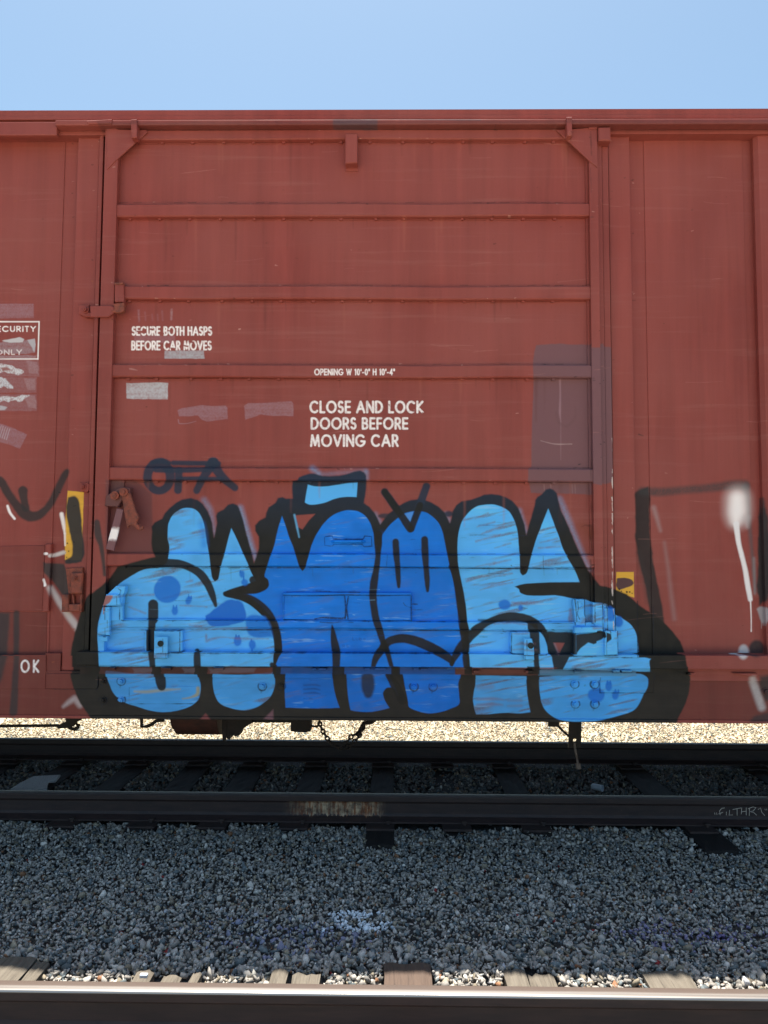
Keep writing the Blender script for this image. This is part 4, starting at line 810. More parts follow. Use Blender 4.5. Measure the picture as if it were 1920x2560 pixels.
# right-hand latch hardware
plate('catch_strap', tl(T3, [(1150, 1046), (1232, 1044), (1232, 1160), (1242, 1180), (1240, 1246), (1165, 1242)]), Y_PANEL-.04, .03, par=door, bev=.004)
bm = new_bm(); x, z = U(1050+1192/3, 1150+1086/3, Y_PANEL-.04); bmesh.ops.create_cone
ringp = [(x+.021*math.cos(t), Y_PANEL-.043, z+.021*math.sin(t)) for t in np.linspace(0, 2*math.pi, 17)]
tube(bm, ringp, .0035, 6); obj('catch_ring', bm, M_CAR, door)
plate('catch_channel', tl(T3, [(1297, 1066), (1366, 1076), (1368, 1230), (1297, 1226)]), Y_STILE-.012, .02, par=door, bev=.003)
plate('catch_channel', tl(T3, [(1160, 1256), (1372, 1252), (1372, 1292), (1160, 1300)]), Y_STILE-.035, .05, par=door, bev=.004)
plate('catch_housing', tl(T3, [(1155, 1302), (1384, 1286), (1384, 1464), (1215, 1470), (1155, 1462)]), Y_STILE-.02, .06, par=door, bev=.004)
plate('catch_post', tl(T3, [(1377, 1106), (1455, 1112), (1462, 1282), (1377, 1280)]), Y_POST-.05, .05, bev=.006)
plate('catch_tab', tl(T3, [(1386, 1282), (1478, 1284), (1484, 1460), (1386, 1464)]), Y_STILE-.045, .03, bev=.004)
# bottom rail of the door (the track), gap behind it and lugs
bm = new_bm(); box(bm, x_rail0, XE, Y_RAIL, Y_GAP+.01, z_railbot, z_railtop, .004); trk = obj('door_track', bm, M_CAR, car)
bm = new_bm(); box(bm, x_rail0, XE, Y_GAP, Y_SHEET+.04, z_silltop-.03, z_railbot+.02); box(bm, x_rail0-.45, x_rail0-.001, Y_POST+.006, Y_SHEET+.04, z_silltop-.03, z_silltop+.03); obj('track_backing', bm, M_CAR, car)
for a_, b_ in ((372, 410), (755, 830), (1150, 1225)):
    plate('track_lug', tl(B1, [(a_, 806), (b_, 806), (b_, 826), (a_, 826)]), Y_GAP-.03, .035, par=trk)
for a_, b_ in ((540, 570), (590, 650), (930, 975), (1010, 1100), (1300, 1340), (1355, 1410)): plate('track_lug', tl(B2, [(a_, 808), (b_, 808), (b_, 828), (a_, 828)]), Y_GAP-.03, .035, par=trk)
for a_, b_ in ((400, 450), (790, 850), (1160, 1210), (1450, 1500), (1515, 1590)): plate('track_lug', tl(B3, [(a_, 828), (b_, 828), (b_, 850), (a_, 850)]), Y_GAP-.03, .035, par=trk)
plate('track_lug', tl(B4, [(1060, 846), (1115, 848), (1110, 864), (1060, 862)]), Y_GAP-.03, .035, par=trk)
plate('track_lug', tl(B4, [(1400, 850), (1580, 850), (1580, 872), (1520, 872)]), Y_GAP-.03, .035, par=trk)
# side sill with lip, plates and bolts
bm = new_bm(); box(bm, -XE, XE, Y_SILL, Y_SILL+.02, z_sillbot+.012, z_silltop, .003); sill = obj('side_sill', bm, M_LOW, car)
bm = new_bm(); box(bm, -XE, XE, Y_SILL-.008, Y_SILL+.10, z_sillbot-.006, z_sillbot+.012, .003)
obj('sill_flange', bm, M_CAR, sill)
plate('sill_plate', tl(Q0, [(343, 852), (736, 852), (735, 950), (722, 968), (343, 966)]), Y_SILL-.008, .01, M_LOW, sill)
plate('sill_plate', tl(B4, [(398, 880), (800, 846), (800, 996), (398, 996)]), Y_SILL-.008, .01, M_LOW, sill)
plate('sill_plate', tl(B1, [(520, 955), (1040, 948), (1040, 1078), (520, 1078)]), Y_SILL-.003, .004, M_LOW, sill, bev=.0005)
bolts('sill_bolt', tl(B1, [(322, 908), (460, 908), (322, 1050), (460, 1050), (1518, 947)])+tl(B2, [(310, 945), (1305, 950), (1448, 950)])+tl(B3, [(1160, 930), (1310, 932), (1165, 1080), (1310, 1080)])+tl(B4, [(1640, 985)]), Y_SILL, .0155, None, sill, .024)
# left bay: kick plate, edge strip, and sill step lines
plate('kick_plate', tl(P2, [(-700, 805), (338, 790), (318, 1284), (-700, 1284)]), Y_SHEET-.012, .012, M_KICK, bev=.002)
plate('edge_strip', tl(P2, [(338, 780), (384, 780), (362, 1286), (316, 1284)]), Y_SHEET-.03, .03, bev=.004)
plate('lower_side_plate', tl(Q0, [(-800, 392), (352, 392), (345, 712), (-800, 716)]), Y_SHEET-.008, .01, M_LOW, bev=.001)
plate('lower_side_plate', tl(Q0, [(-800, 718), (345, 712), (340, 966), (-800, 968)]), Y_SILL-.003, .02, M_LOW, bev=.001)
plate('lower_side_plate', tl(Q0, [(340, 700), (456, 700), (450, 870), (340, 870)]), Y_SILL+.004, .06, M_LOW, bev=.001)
# under the body: floor, centre sill, far sill
bm = new_bm()
box(bm, -XE, XE, Y_SILL+.03, YB-.01, z_silltop+.0, z_silltop+.08)
box(bm, -XE, XE, 5.9, 6.2, z_silltop-.22, z_silltop)
for x in np.arange(-7.5, 7.6, 1.5): box(bm, x, x+.1, Y_SILL+.02, YB-.02, z_silltop-.16, z_silltop)
obj('underframe', bm, M_DARK, car)
bm = new_bm(); box(bm, -XE, XE, YB-.03, YB+.0, z_sillbot+.02, z_sillbot+.3); obj('side_sill', bm, M_CARP, car)
# brake gear hanging below the sill
YT = 5.15
x0, _ = U(432, 1800, YT); x1, _ = U(555, 1800, YT); _, zb = U(490, 1843, YT)
bm = new_bm(); rr = .19; cyl(bm, ((x0+x1)/2, YT+.1, zb+rr), (1, 0, 0), rr, x1-x0-.04, 32); cyl(bm, (x0+.01, YT+.1, zb+rr), (1, 0, 0), rr-.03, .03, 32); obj('brake_reservoir', bm, M_TANK, car, smooth=False)
bm = new_bm(); prism(bm, pl(tl(B1, [(1215, 1150), (1248, 1150), (1248, 1310), (1240, 1365), (1222, 1365), (1215, 1310)]), YT), YT, YT+.02)
prism(bm, pl(tl(B1, [(1248, 1150), (1440, 1150), (1440, 1225), (1420, 1235), (1380, 1262), (1350, 1290), (1345, 1318), (1312, 1325), (1290, 1310), (1275, 1315), (1270, 1350), (1248, 1340)]), YT), YT+.005, YT+.12)
obj('reservoir_bracket', bm, M_DARK, car)
bm = new_bm(); box(bm, U(575, 1800, YT)[0], U(735, 1800, YT)[0], YT+.05, YT+.1, U(600, 1810, YT)[1], U(600, 1760, YT)[1]); 
prism(bm, pl(tl(B2, [(370, 1150), (535, 1150), (532, 1245), (528, 1285), (490, 1295), (440, 1292), (380, 1285), (380, 1225)]), YT), YT, YT+.1); obj('brake_lever_bracket', bm, M_DARK, car)
def wire(name, o, pts, r, Y, mat=None):
    bm = new_bm(); tube(bm, [(*(lambda q: (q[0], Y, q[1]))(U(*p, Y)),) for p in tl(o, pts)], r, 8); return obj(name, bm, mat or M_DARK, car)
wire('brake_hose', B2, [(530, 1245), (580, 1250), (600, 1215), (590, 1205)], .008, 5.0)
def chain(o, pts, Y, r=.0085):
    P_ = [U(*p, Y) for p in tl(o, pts)]; bm = new_bm(); link = .034; acc = [];
    pp = smooth_pts([(a_, b_) for a_, b_ in P_], False, 12); d = np.r_[0, np.cumsum(np.hypot(*np.diff(pp, axis=0).T))]
    n = int(d[-1]/(link*.78))
    for i in range(n):
        t = (i+.5)/n*d[-1]; x = np.interp(t, d, pp[:, 0]); z = np.interp(t, d, pp[:, 1])
        x2 = np.interp(t+.01, d, pp[:, 0]); z2 = np.interp(t+.01, d, pp[:, 1])
        dr = Vector((x2-x, 0, z2-z)); dr = dr.normalized() if dr.length > 1e-6 else Vector((1, 0, 0))
        sd_ = Vector((0, 1, 0)) if i % 2 else dr.cross(Vector((0, 1, 0)))
        tube(bm, [Vector((x, Y, z))+dr*(link/2*math.cos(q))+sd_*(.0125*math.sin(q)) for q in np.linspace(0, 2*math.pi, 11)], r*.75, 5)
    return obj('brake_chain', bm, M_DARK, car)
chain(B2, [(595, 1215), (610, 1260), (650, 1330), (690, 1375), (760, 1412), (810, 1405), (870, 1350), (900, 1310), (930, 1240), (960, 1190)], 5.0)
chain(B2, [(780, 1390), (830, 1330), (870, 1305), (905, 1300)], 5.02)
wire('brake_rod', B2, [(880, 1320), (930, 1225), (985, 1215), (1020, 1190)], .016, 5.05)
wire('brake_rod', Q0, [(-900, 1250), (0, 1245), (440, 1241)], .010, 4.9)
bm = new_bm(); prism(bm, pl(tl(Q0, [(435, 1252), (440, 1236), (480, 1218), (505, 1218), (502, 1180), (620, 1180), (600, 1205), (570, 1210), (572, 1232), (540, 1252), (510, 1255), (450, 1260)]), 4.9), 4.88, 4.92)
obj('rod_clevis', bm, M_DARK, car)
wire('rod_hook', Q0, [(505, 1240), (530, 1262), (560, 1270), (585, 1255), (592, 1238), (575, 1240)], .012, 4.9)
wire('pipe_hanger', Q0, [(1062, 1170), (1062, 1250), (1100, 1248), (1140, 1232), (1170, 1208), (1230, 1200)], .012, 4.95)
bm = new_bm(); prism(bm, pl(tl(B3, [(968, 1190), (1044, 1190), (1044, 1252), (968, 1252)]), 4.9), 4.9, 4.94); obj('hanger_bracket', bm, M_DARK, car)
wire('hanger_brace', B3, [(1035, 1245), (1080, 1290), (1120, 1325)], .008, 4.92)
bm = new_bm(); hx, hz = U(*tl(B3, [(1162, 1352)])[0], 4.9)
outl = pl(tl(B3, [(1122, 1180), (1212, 1180), (1210, 1320), (1204, 1410), (1113, 1410), (1118, 1320)]), 4.9)
inn = [(hx+.013*math.cos(t), hz+.013*math.sin(t)) for t in np.linspace(0, 2*math.pi, 9)[:-1]]
prism(bm, [outl[0], outl[1], outl[2], (outl[2][0], hz), (hx+.013, hz), (hx+.009, hz+.010), (hx, hz+.013), (hx-.009, hz+.010), (hx-.013, hz), (outl[5][0], hz), outl[5]], 4.9, 4.92)
prism(bm, [(outl[5][0], hz), (hx-.013, hz), (hx-.009, hz-.010), (hx, hz-.013), (hx+.009, hz-.010), (hx+.013, hz), (outl[2][0], hz), outl[3], outl[4]], 4.9, 4.92)
obj('rod_hanger', bm, M_DARK, car)
wire('release_rod', B3, [(1158, 1365), (1162, 1410), (1176, 1480), (1186, 1545)], .0075, 4.87, M_ROD)
wire('rod_tip', B3, [(1185, 1525), (1188, 1565)], .016, 4.87, M_ROD)
# trucks at both ends (outside the picture, they carry the body)
for sx in (-1, 1):
    bm = new_bm(); xc = sx*6.3
    for y in (5.3, 6.8):
        box(bm, xc-1.1, xc+1.1, y-.08 if y < 6 else y, y if y < 6 else y+.08, .35, .62, .03)
    for dx in (-.85, .85):
        for y in (6.0505-.755, 6.05+.755): cyl(bm, (xc+dx, y, .42), (0, 1, 0), .42, .13, 40)
        cyl(bm, (xc+dx, 6.05, .42), (0, 1, 0), .08, 1.6, 16)
    box(bm, xc-.2, xc+.2, 5.3, 6.8, .45, z_silltop-.2)
    obj('truck', bm, M_DARK, car)

# ------------------------------------------------------------------ tracks
RAILH = .178; ZT = -.193; ZG = -.225
def rail_mat(name, lit=False):
    m = N(name, .55)
    f = m.noise(6, 5, .7, m.map((1, 6, 6))); c = m.mix(m.ramp(f, [(.3, 0), (.7, 1)]), tuple(srgb(74, 58, 56)), tuple(srgb(52, 44, 46)))
    c = m.mix(m.ramp(m.noise(60, 4, .7), [(.62, 0), (.72, .4)]), c, tuple(srgb(120, 96, 84)))
    return m, c
def head_shine(m, c, zc=-.004):
    sp_ = m.n('ShaderNodeSeparateXYZ'); m.l(m.geo.outputs['Position'], sp_.inputs[0])
    return sp_
HW = .0365
PROF = [(-.076, -.178), (-.076, -.168), (-.05, -.158), (-.018, -.148), (-.0085, -.13), (-.0085, -.062), (-.016, -.050), (-HW, -.040), (-HW, -.010), (-.0335, -.004), (-.027, -.001), (0, 0), (.027, -.001), (.0335, -.004), (HW, -.010), (HW, -.040), (.016, -.050), (.0085, -.062), (.0085, -.13), (.018, -.148), (.05, -.158), (.076, -.168), (.076, -.178)]
def make_rail(Y, mat, label, crown=False):
    bm = new_bm(); xs = np.linspace(-12, 12, 49)
    rows = [[bm.verts.new((x, Y+y, z)) for y, z in PROF] for x in xs]
    n = len(PROF)
    for i in range(len(xs)-1):
        for j in range(n):
            f = bm.faces.new((rows[i][j], rows[i][(j+1) % n], rows[i+1][(j+1) % n], rows[i+1][j]))
            f.smooth = j in (8, 9, 10, 11, 12, 13)
    bm.faces.new(rows[0]); bm.faces.new(rows[-1][::-1])
    o = obj('rail', bm, mat)
    return tag(o, label, 'rail', 'steel rails of the two tracks')
YN, YF, YR = 5.32, 6.83, 2.972
mA, cA = rail_mat('rail_steel_shaded')
sp_ = head_shine(mA, cA)
top = mA.ramp(sp_.outputs[2], [(0.0, 0), (1, 1)])
def band(m, z0, z1, soft=.003):
    """mask 1 between heights z0..z1"""
    a_ = m.math('GREATER_THAN', sp_.outputs[2], z0); b_ = m.math('LESS_THAN', sp_.outputs[2], z1); return m.math('MULTIPLY', a_, b_)
tm = mA.math('MULTIPLY', mA.math('GREATER_THAN', sp_.outputs[2], -.0035), .6)
cA = mA.mix(tm, cA, tuple(srgb(120, 116, 118)))
# rust-and-white stain on the web of the near rail
x0, x1 = U(700, 2020, YN)[0], U(962, 2020, YN)[0]
mx = mA.n('ShaderNodeMapRange', interpolation_type='SMOOTHSTEP'); mA.l(sp_.outputs[0], mx.inputs[0]); mx.inputs[1].default_value = x0; mx.inputs[2].default_value = x0+.25
mx2 = mA.n('ShaderNodeMapRange', interpolation_type='SMOOTHSTEP'); mA.l(sp_.outputs[0], mx2.inputs[0]); mx2.inputs[1].default_value = x1+.02; mx2.inputs[2].default_value = x1-.10
my = mA.math('MULTIPLY', mA.math('LESS_THAN', sp_.outputs[1], YN+.03), mA.math('GREATER_THAN', sp_.outputs[1], YN-.2))
wm = mA.math('MULTIPLY', mA.math('LESS_THAN', sp_.outputs[2], -.045), mA.math('GREATER_THAN', mA.math('ADD', sp_.outputs[2], mA.math('MULTIPLY', mA.noise(1, 3, .6, mA.map((60, 1, 2))), .06)), -.115))
st = mA.math('MULTIPLY', mA.math('MULTIPLY', mx.outputs[0], mx2.outputs[0]), mA.math('MULTIPLY', my, wm))
drip = mA.ramp(mA.noise(1, 4, .7, mA.map((70, 1, 10))), [(.40, 0), (.58, 1)])
stc = mA.mix(drip, tuple(srgb(150, 84, 44)), tuple(srgb(205, 180, 150)))
cA = mA.mix(mA.math('MULTIPLY', st, mA.ramp(mA.noise(22, 5, .7), [(.35, .15), (.6, .95)])), cA, stc)
mA.color(cA); mA.bump(mA.noise(90, 3), .2, .003)
mR = N('rail_steel_sunlit', .38)
sp_ = mR.n('ShaderNodeSeparateXYZ'); mR.l(mR.geo.outputs['Position'], sp_.inputs[0])
f = mR.noise(5, 5, .7, mR.map((1, 8, 8)))
base = mR.mix(mR.ramp(f, [(.3, 0), (.7, 1)]), tuple(srgb(66, 50, 48)), tuple(srgb(44, 36, 37)))
base = mR.mix(mR.math('GREATER_THAN', sp_.outputs[2], -.012), base, mR.mix(mR.noise(40, 4, .7, mR.map((3, 40, 1))), tuple(srgb(70, 57, 50)), tuple(srgb(92, 78, 70))))
run = mR.math('MULTIPLY', mR.math('GREATER_THAN', sp_.outputs[2], -.012), mR.math('LESS_THAN', sp_.outputs[1], YR+.004))
mr_ = mR.n('ShaderNodeMapRange', interpolation_type='SMOOTHSTEP'); mR.l(mR.math('ADD', sp_.outputs[1], mR.math('MULTIPLY', mR.noise(3, 4, .6, mR.map((.6, 8, 1))), .012)), mr_.inputs[0]); mr_.inputs[1].default_value = YR+.008; mr_.inputs[2].default_value = YR-.014
run = mR.math('MULTIPLY', mr_.outputs[0], mR.math('GREATER_THAN', sp_.outputs[2], -.009))
mR.color(mR.mix(run, base, tuple(srgb(158, 153, 148))))
mR.l(mR.math('MULTIPLY', run, .85), mR.b.inputs['Metallic'])
mR.l(mR.math('SUBTRACT', .62, mR.math('MULTIPLY', run, .30)), mR.b.inputs['Roughness'])
mR.bump(mR.noise(1, 3, .5, mR.map((3, 220, 220))), .12, .002)
rail_n = make_rail(YN, mA.m, 'dark near rail under the boxcar, rust and white stain and scratched tag on its web')
make_rail(YF, mA.m, 'far rail beneath the boxcar with sunlit gravel right behind it')
make_rail(YR, mR.m, 'polished sunlit rail with shining top across the bottom of the photo')
# scratched tag on the web of the near rail
mt = N('chalk_scratch', .9); mt.color(tuple(srgb(225, 210, 196)))
bm = new_bm(); YW = YN-.0095; o3 = (1220, 1850); k = 2.37
def scr(pts, r=.0021):
    tube(bm, [(*[(q[0], YW, q[1]) for q in [U(p[0], p[1], YW)]][0],) for p in tl(o3, pts, k)], r, 5)
for p in ([(1342, 430), (1345, 442)], [(1354, 430), (1357, 443)], [(1402, 402), (1385, 405), (1372, 420), (1376, 445)], [(1366, 438), (1392, 428)], [(1412, 425), (1412, 446)], [(1432, 415), (1428, 445), (1450, 444)], [(1450, 412), (1500, 402)], [(1476, 408), (1476, 448)],
          [(1504, 402), (1500, 440)], [(1530, 400), (1530, 446)], [(1500, 425), (1532, 422)], [(1550, 402), (1548, 448)], [(1540, 408), (1570, 396), (1588, 400), (1572, 420), (1552, 424), (1575, 430), (1592, 446)], [(1600, 412), (1615, 402), (1622, 428), (1640, 448)], [(1640, 408), (1643, 416)], [(1650, 408), (1653, 416)], [(1478, 468), (1500, 464), (1520, 468)], [(1492, 476), (1525, 470)]):
    scr(p)
obj('scratched_tag', bm, mt.m, rail_n)

# ties
def wood(name, a_, b_, crack):
    m = N(name, .85)
    v = m.map((40, 3, 20)); f = m.noise(1, 7, .75, v, .5); g = m.noise(1, 5, .65, m.map((150, 5, 60)), .3)
    c = m.mix(m.ramp(f, [(.3, 0), (.7, 1)]), tuple(a_), tuple(b_)); c = m.mix(m.ramp(g, [(.54, 0), (.70, .6)]), c, tuple(crack))
    m.color(c); m.bump(m.math('ADD', f, g), .45, .008); return m.m
M_TDARK = wood('creosoted_tie', srgb(50, 44, 42), srgb(34, 32, 33), srgb(18, 17, 18))
M_TPALE = wood('weathered_tie', srgb(116, 108, 96), srgb(86, 78, 68), srgb(40, 34, 31))
M_TBRN = wood('brown_tie', srgb(98, 80, 68), srgb(76, 62, 54), srgb(44, 35, 31))
M_PLATE = rusty('tie_plate_steel', srgb(76, 60, 56), srgb(52, 45, 46))
def tie_block(bm, xc, wd, y0, y1, top, seed, h=.16, skew=0.0):
    r_ = np.random.default_rng(seed); ny, nx = 26, 6
    us = np.linspace(-.5, .5, nx+1); ys = np.linspace(y0, y1, ny+1)
    g = [[bm.verts.new((xc+u*wd+skew*(y-y0)+(r_.normal(0, .002) if abs(u) > .4 else 0), y+(r_.normal(0, .006) if j in (0, ny) else 0), top+r_.normal(0, .0022)-(.006 if abs(u) > .4 else 0))) for u in us] for j, y in enumerate(ys)]
    for j in range(ny):
        for i in range(nx): bm.faces.new((g[j][i], g[j][i+1], g[j+1][i+1], g[j+1][i]))
    ring_ = [g[0][i] for i in range(nx+1)]+[g[j][nx] for j in range(1, ny+1)]+[g[ny][i] for i in range(nx-1, -1, -1)]+[g[j][0] for j in range(ny-1, 0, -1)]
    lo = [bm.verts.new((v.co.x, v.co.y, top-h)) for v in ring_]
    for i in range(len(ring_)):
        j = (i+1) % len(ring_); bm.faces.new((ring_[i], lo[i], lo[j], ring_[j]))
GT = 'wooden ties of the far track'
def far_tie(px, wd, label, buried=False, seed=0):
    yend = {955: 4.90, 1640: 4.86}.get(px, 5.12)
    x = G(px, 1976.6, ZT)[0]; root = empty('wooden_tie', (x, 6.07, ZT))
    tag(root, label, 'tie', GT)
    bm = new_bm(); tie_block(bm, x, wd, yend, 7.35, ZT-(.018 if buried else 0), seed); obj('timber', bm, M_TDARK, root)
    for yr in (YN, YF):
        bm = new_bm(); box(bm, x-.1, x+.1, yr-.175, yr+.175, ZT-.002, ZT+.0145, .003); pt = obj('tie_plate', bm, M_PLATE, root)
        for dy, dx in ((-.088, .055), (.088, -.055)):
            bm = new_bm(); yy_ = yr+dy; box(bm, x+dx-.009, x+dx+.009, yy_-.009, yy_+.009, ZT, ZT+.035); box(bm, x+dx-.018, x+dx+.018, yy_-.014, yy_+.020 if dy < 0 else yy_+.014, ZT+.030, ZT+.042, .004)
            obj('spike', bm, M_PLATE, pt)
FT = [(-110, .2, 'creosoted tie leftmost under the boxcar, mostly cut off by the photo edge', 0), (80, .23, 'dark tie under the boxcar carrying the torn white board', 0), (262, .2, 'second dark tie right of the torn white board under the boxcar', 0), (437, .22, 'dark tie below the hanging brake reservoir', 0),
      (591, .22, 'dark tie just right of the brake reservoir, left of the stained rail part', 0), (768, .2, 'dark tie behind the rust-stained part of the near rail', 0), (955, .19, 'dark tie reaching out before the near rail just right of the rust stain', 0), (1120, .16, 'half-buried split tie left of the release rod', 1),
      (1290, .2, 'dark tie under the boxcar left of the white plastic cup', 0), (1640, .24, 'dark tie right of the white plastic cup, end sticking out before the rail', 0), (1985, .22, 'dark tie rightmost under the boxcar by the scratched tag', 0)]
for i, (px, wd, lb, bu) in enumerate(FT): far_tie(px, wd, lb, bool(bu), 60+i)
# ties of the near track: split and weathered ends beyond the rail
def near_tie(pieces, yend_px, mat, label, seed):
    xs = [G(a_, 2457, ZT)[0] for a_, b_ in pieces]; xe = [G(b_, 2457, ZT)[0] for a_, b_ in pieces]
    root = empty('wooden_tie', ((xs[0]+xe[-1])/2, 2.3, ZT)); tag(root, label, 'tie', 'wooden ties of the near track')
    ye = G((pieces[0][0]+pieces[-1][1])/2, yend_px, ZT)[1]
    for i, (a_, b_) in enumerate(zip(xs, xe)):
        bm = new_bm(); tie_block(bm, (a_+b_)/2, b_-a_, 1.0, ye-(.03 if i % 2 else 0), ZT+.006-.003*i, seed+i); obj('timber', bm, mat, root)
NT = [([(-60, 40), (46, 82)], 2396, M_TPALE, 'split weathered tie end at the far left before the shiny rail', 90), ([(328, 371), (400, 447), (468, 492)], 2430, M_TPALE, 'tie end split into three narrow pale strips left of centre', 100), ([(673, 715), (728, 798)], 2426, M_TPALE, 'tie end cracked in two with yellow paint specks', 110),
      ([(960, 1081)], 2411, M_TBRN, 'broad reddish-brown tie end at the middle of the shiny rail', 120), ([(1266, 1322), (1325, 1391)], 2428, M_TPALE, 'pale tie end with one long crack, right of the reddish-brown one', 130), ([(1619, 1736)], 2431, M_TPALE, 'flat pale tie end near the bottom right beside big stones', 140)]
for a_ in NT: near_tie(*a_)

# ------------------------------------------------------------------ ground and ballast
mg = N('packed_earth', .95); f = mg.noise(40, 5, .7)
mg.color(mg.mix(mg.ramp(f, [(.3, 0), (.7, 1)]), tuple(srgb(62, 60, 60)), tuple(srgb(92, 88, 84)))); mg.bump(f, .6, .02)
bm = new_bm(); L_ = 900
v = [bm.verts.new(p) for p in ((-L_, -L_, ZG-.02), (L_, -L_, ZG-.02), (L_, L_, ZG-.02), (-L_, L_, ZG-.02))]; bm.faces.new(v)
tag(obj('ground', bm, mg.m), kind='structure', label='flat gravel ground of the rail yard', cat='ground')
mb_ = N('bank_gravel', .9); f = mb_.n('ShaderNodeTexVoronoi'); f.inputs['Scale'].default_value = 28; mb_.l(mb_.geo.outputs['Position'], f.inputs['Vector'])
mb_.color(mb_.mix(mb_.ramp(f.outputs['Color'], [(.1, 0), (.9, 1)]), tuple(srgb(150, 140, 120)), tuple(srgb(205, 192, 165)))); mb_.bump(f.outputs['Distance'], .8, .03)
bm = new_bm(); v = [bm.verts.new(p) for p in ((-60, 7.45, ZG-.006), (60, 7.45, ZG-.006), (60, 60, ZG-.006), (-60, 60, ZG-.006))]; bm.faces.new(v)
v = [bm.verts.new(p) for p in ((-60, -60, ZG-.006), (60, -60, ZG-.006), (60, 1.15, ZG-.006), (-60, 1.15, ZG-.006))]; bm.faces.new(v)  # unseen gravel behind the camera, made pale to bounce light onto the car
tag(obj('gravel_bank', bm, mb_.m), kind='structure', label='sunlit pale gravel beyond the far rail, with unseen bounce gravel behind the camera', cat='ground')

def stone_mat(name):
    m = N(name, .82, 0, .3); at = m.n('ShaderNodeAttribute', attribute_name='tone')
    n_ = m.noise(90, 4, .65); c = m.mix(m.ramp(n_, [(.3, 0), (.75, 1)]), (.72, .72, .72), (1.18, 1.18, 1.18))
    m.color(m.mix(1.0, at.outputs['Color'], c, 'MULTIPLY')); m.bump(m.noise(160, 3), .35, .004); return m.m
M_STONE = stone_mat('ballast_stone')
def stones(name, pos, size, cols, seed, label, flat=.62, bank=12):
    """many crushed stones, each an irregular faceted chip, joined in one object"""
    r_ = np.random.default_rng(seed); n = len(pos)
    pick = r_.integers(0, 48, n); VV, FF = [], []
    for k_ in range(48):       # convex hull of a few random points: angular broken rock
        bb = bmesh.new(); ax = np.array([1, r_.uniform(.55, .9), r_.uniform(.32, .62)])
        for _ in range(r_.integers(8, 13)):
            p_ = r_.normal(size=3); p_ /= np.linalg.norm(p_); bb.verts.new(p_*ax*r_.uniform(.85, 1.1))
        h_ = bmesh.ops.convex_hull(bb, input=bb.verts[:]); bmesh.ops.delete(bb, geom=list({g_ for g_ in h_['geom_interior'] if isinstance(g_, bmesh.types.BMVert)}), context='VERTS')
        bb.verts.ensure_lookup_table(); bb.verts.index_update()
        VV.append(np.array([v_.co[:] for v_ in bb.verts])); FF.append(np.array([[v_.index for v_ in f_.verts] for f_ in bb.faces])); bb.free()
    q = r_.normal(size=(n, 4)); q[:, 1:3] *= flat; q /= np.linalg.norm(q, axis=1)[:, None]; w_, x_, y_, z_ = q.T
    Rm = np.stack([1-2*(y_*y_+z_*z_), 2*(x_*y_-z_*w_), 2*(x_*z_+y_*w_), 2*(x_*y_+z_*w_), 1-2*(x_*x_+z_*z_), 2*(y_*z_-x_*w_), 2*(x_*z_-y_*w_), 2*(y_*z_+x_*w_), 1-2*(x_*x_+y_*y_)], -1).reshape(n, 3, 3)
    vl, fl_, cl, off = [], [], [], 0
    for k_ in range(48):
        ix = np.where(pick == k_)[0]; nv_ = len(VV[k_])
        if not len(ix): continue
        vl.append((np.einsum('nij,vj->nvi', Rm[ix], VV[k_])*size[ix][:, None, None]*.5+pos[ix][:, None, :]).reshape(-1, 3))
        fl_.append((FF[k_][None]+(off+np.arange(len(ix))*nv_)[:, None, None]).reshape(-1, 3)); off += len(ix)*nv_
        cl.append(np.repeat(cols[ix], nv_, 0))
    Vs, Fa, cl = np.concatenate(vl), np.concatenate(fl_), np.concatenate(cl)
    me = bpy.data.meshes.new(name); me.vertices.add(off); me.vertices.foreach_set('co', Vs.astype(np.float32).ravel())
    me.loops.add(len(Fa)*3); me.loops.foreach_set('vertex_index', Fa.astype(np.int32).ravel())
    me.polygons.add(len(Fa)); me.polygons.foreach_set('loop_start', np.arange(0, len(Fa)*3, 3, dtype=np.int32)); me.polygons.foreach_set('loop_total', np.full(len(Fa), 3, np.int32))
    me.update(calc_edges=True)
    at = me.color_attributes.new('tone', 'FLOAT_COLOR', 'POINT'); cc = np.ones((off, 4), np.float32); cc[:, :3] = cl
    at.data.foreach_set('color', cc.ravel())
    me.materials.append(M_STONE); o = bpy.data.objects.new(name, me); C.objects.link(o)
    return tag(o, label, 'ballast', None, 'stuff')
def tones(n, r_, base=(178, 171, 162), spread=.27, warm=.12):
    b = np.tile(srgb(*base), (n, 1))*np.exp(r_.normal(0, spread, n))[:, None]
    t = r_.random(n)
    for lo, hi, c in ((0, warm, (160, 148, 128)), (warm, warm+.03, (196, 192, 182)), (warm+.03, warm+.045, (150, 108, 80)), (warm+.045, warm+.22, (112, 120, 122))):
        s_ = (t >= lo) & (t < hi); b[s_] = srgb(*c)*np.exp(r_.normal(0, .2, s_.sum()))[:, None]
    return b
r_ = np.random.default_rng(11)
XR = 3.4
def on_tie_near(x, y):
    k_ = np.zeros(len(x), bool)
    for pcs, ye, *_ in NT:
        x0_, x1_ = G(pcs[0][0], 2457, ZT)[0], G(pcs[-1][1], 2457, ZT)[0]; k_ |= (x > x0_-.012) & (x < x1_+.012) & (y < G(pcs[0][0], ye, ZT)[1]+.022)
    return k_
def layer(n, y0, y1, smin, smax, zoff, power=1.0):
    x = r_.uniform(-XR, XR, n); y = r_.uniform(y0, y1, n); s_ = r_.uniform(smin, smax, n)**power
    z = ZG+zoff+r_.normal(0, .006, n)+.008*np.sin(x*1.3+y*2)+.006*np.sin(x*3.1-y*1.7)
    return x, y, z, s_
